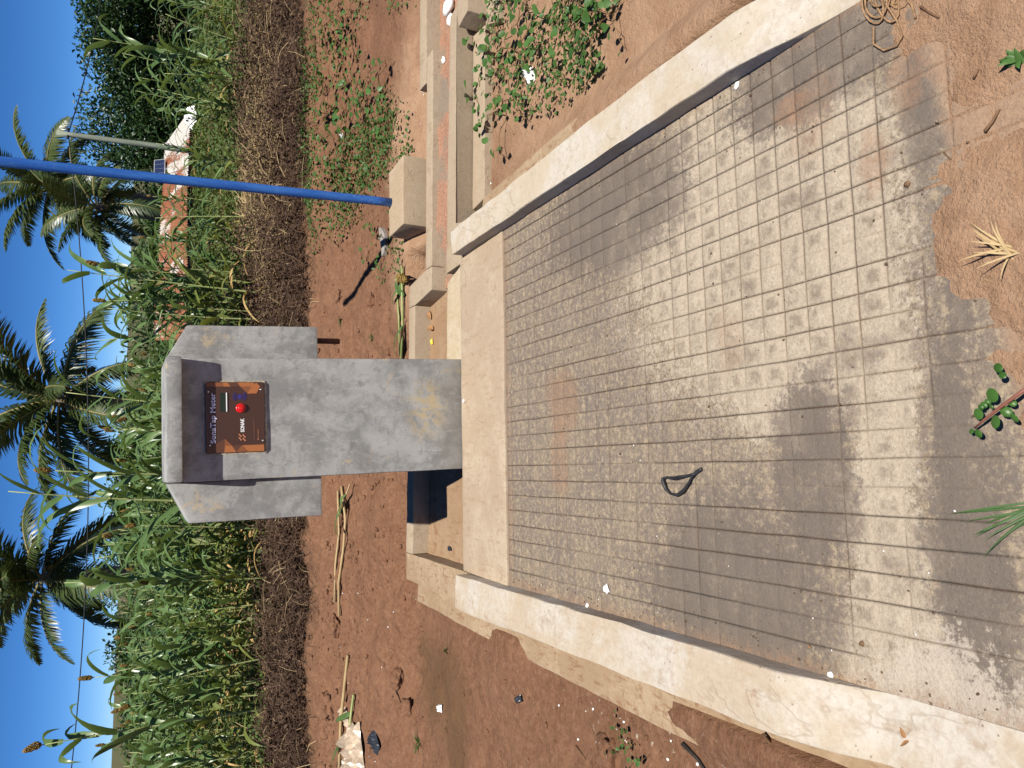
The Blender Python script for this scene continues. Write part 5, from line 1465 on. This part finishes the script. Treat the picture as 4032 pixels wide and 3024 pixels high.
# near weed with round leaves
def round_weed():
    pts_px = [(2230, 905), (2195, 930), (2160, 955), (2125, 983), (2105, 1000)]
    hz = [0.05, 0.055, 0.05, 0.04, 0.03]
    pts = [at_z(x * 1.0, y - 75, h_) for (x, y), h_ in zip(pts_px, hz)]
    root = thing('round_leaved_weed', at_z(2230, 830, 0.0), 'trailing weed with round green leaves and a reddish stem on the near edge', 'weed')
    mb = MB(); mb.tube([q - root.location for q in pts], [.0042, .004, .0036, .003, .002], 8); mb.build('stem', simple('red_stem', (0.20, 0.075, 0.05), 0.6), root)
    M_RL = leafmat('round_leaf', (0.030, 0.085, 0.014), (0.06, 0.145, 0.030), None, 0.15, 0.35, 0.5)
    LV = [(2142, 855, .030, 0.9), (2148, 912, .028, 1.2), (2112, 895, .024, 2.6), (2112, 938, .018, 3.2), (2096, 931, .013, 4.0), (2125, 875, .014, 1.5), (2118, 880, .012, 2.4), (2155, 795, .02, .4), (2165, 810, .016, 1.2), (2175, 890, .022, 4.6), (2187, 870, .016, 0.2), (2140, 880, .010, 2.0), (2190, 905, .018, 5.0), (2134, 868, .012, .9)]
    for x, y, L, a in LV:
        lb = MB(); c = at_z(x, y, random.uniform(.035, .06)) - root.location; n_ = 14; vs = [c + Vector((0, 0, .002))]
        tl = Vector((random.gauss(0, .25), random.gauss(0, .25), 1)).normalized(); e1 = tl.orthogonal().normalized(); e2 = tl.cross(e1)
        for i in range(n_):
            t = 2 * pi * i / n_; r = L * .5 * (1 + 0.12 * cos(t)); vs.append(c + e1 * r * cos(t) * 1.1 + e2 * r * sin(t) * .88 - tl * .003)
        lb.add(vs, [[0, i + 1, (i + 1) % n_ + 1] for i in range(n_)]); lb.build('leaf', M_RL, root)
round_weed()
def tuft(px, py, n, L, w, mat, label, name, spread=1.0, az=None, up=(0.2, 1.0)):
    c = at_ground(px, py); root = thing(name, c, label, 'grass tuft'); 
    for i in range(n):
        lb = MB(); a = random.uniform(0, 6.28) if az is None else random.gauss(az, spread)
        arc_leaf(lb, (random.gauss(0, .008), random.gauss(0, .008), 0), a, L * random.uniform(.6, 1.15), w, random.uniform(*up), random.uniform(.4, 1.2), random.uniform(-.3, .3), 0, 8)
        lb.build('blade', mat, root)
M_BLADE = leafmat('grass_blade', (0.035, 0.075, 0.022), (0.06, 0.12, 0.035), None, 0.1, 0.5, 0.5)
tuft(2235, 1100, 9, 0.16, 0.0055, M_BLADE, 'dark green grass tuft bending in over the near edge', 'grass_tuft', 0.55, R(100), (0.1, 0.6))
tuft(2190, 545, 16, 0.085, 0.005, M_STRAW, 'bleached dry grass clump on the near soil', 'dry_grass_tuft', 1.2, R(80), (0.1, 1.1))
tuft(870, 590, 9, 0.10, 0.008, M_SLEAF, 'green grass seedling beside the cut stalk', 'grass_tuft')
tuft(805, 735, 10, 0.07, 0.01, M_WEED, 'small weed rosette in the bare soil by the kiosk', 'weed_rosette')
tuft(735, 690, 9, 0.06, 0.011, M_WEED, 'small weed rosette just right of the outlet pipe', 'weed_rosette')
tuft(905, 1605, 12, 0.09, 0.010, M_VINE, 'small green weed on the soil at the left edge', 'weed_rosette')
tuft(962, 1408, 7, 0.045, 0.009, M_VINE, 'tiny bright weed near the far end of the left footing', 'weed_rosette')
tuft(2200, 130, 8, 0.035, 0.016, M_VINE, 'little green seedling at the very front right', 'seedling')
for px, py, lb in [(1352, 1600, 'leafy creeper beside the big lump of soil'), (1375, 1640, 'leafy creeper nearest the left footing, cut by the picture edge')]:
    p = at_ground(px, py); put_creeper(p.x, p.y, .42, lb, 'creepers left of the footing')
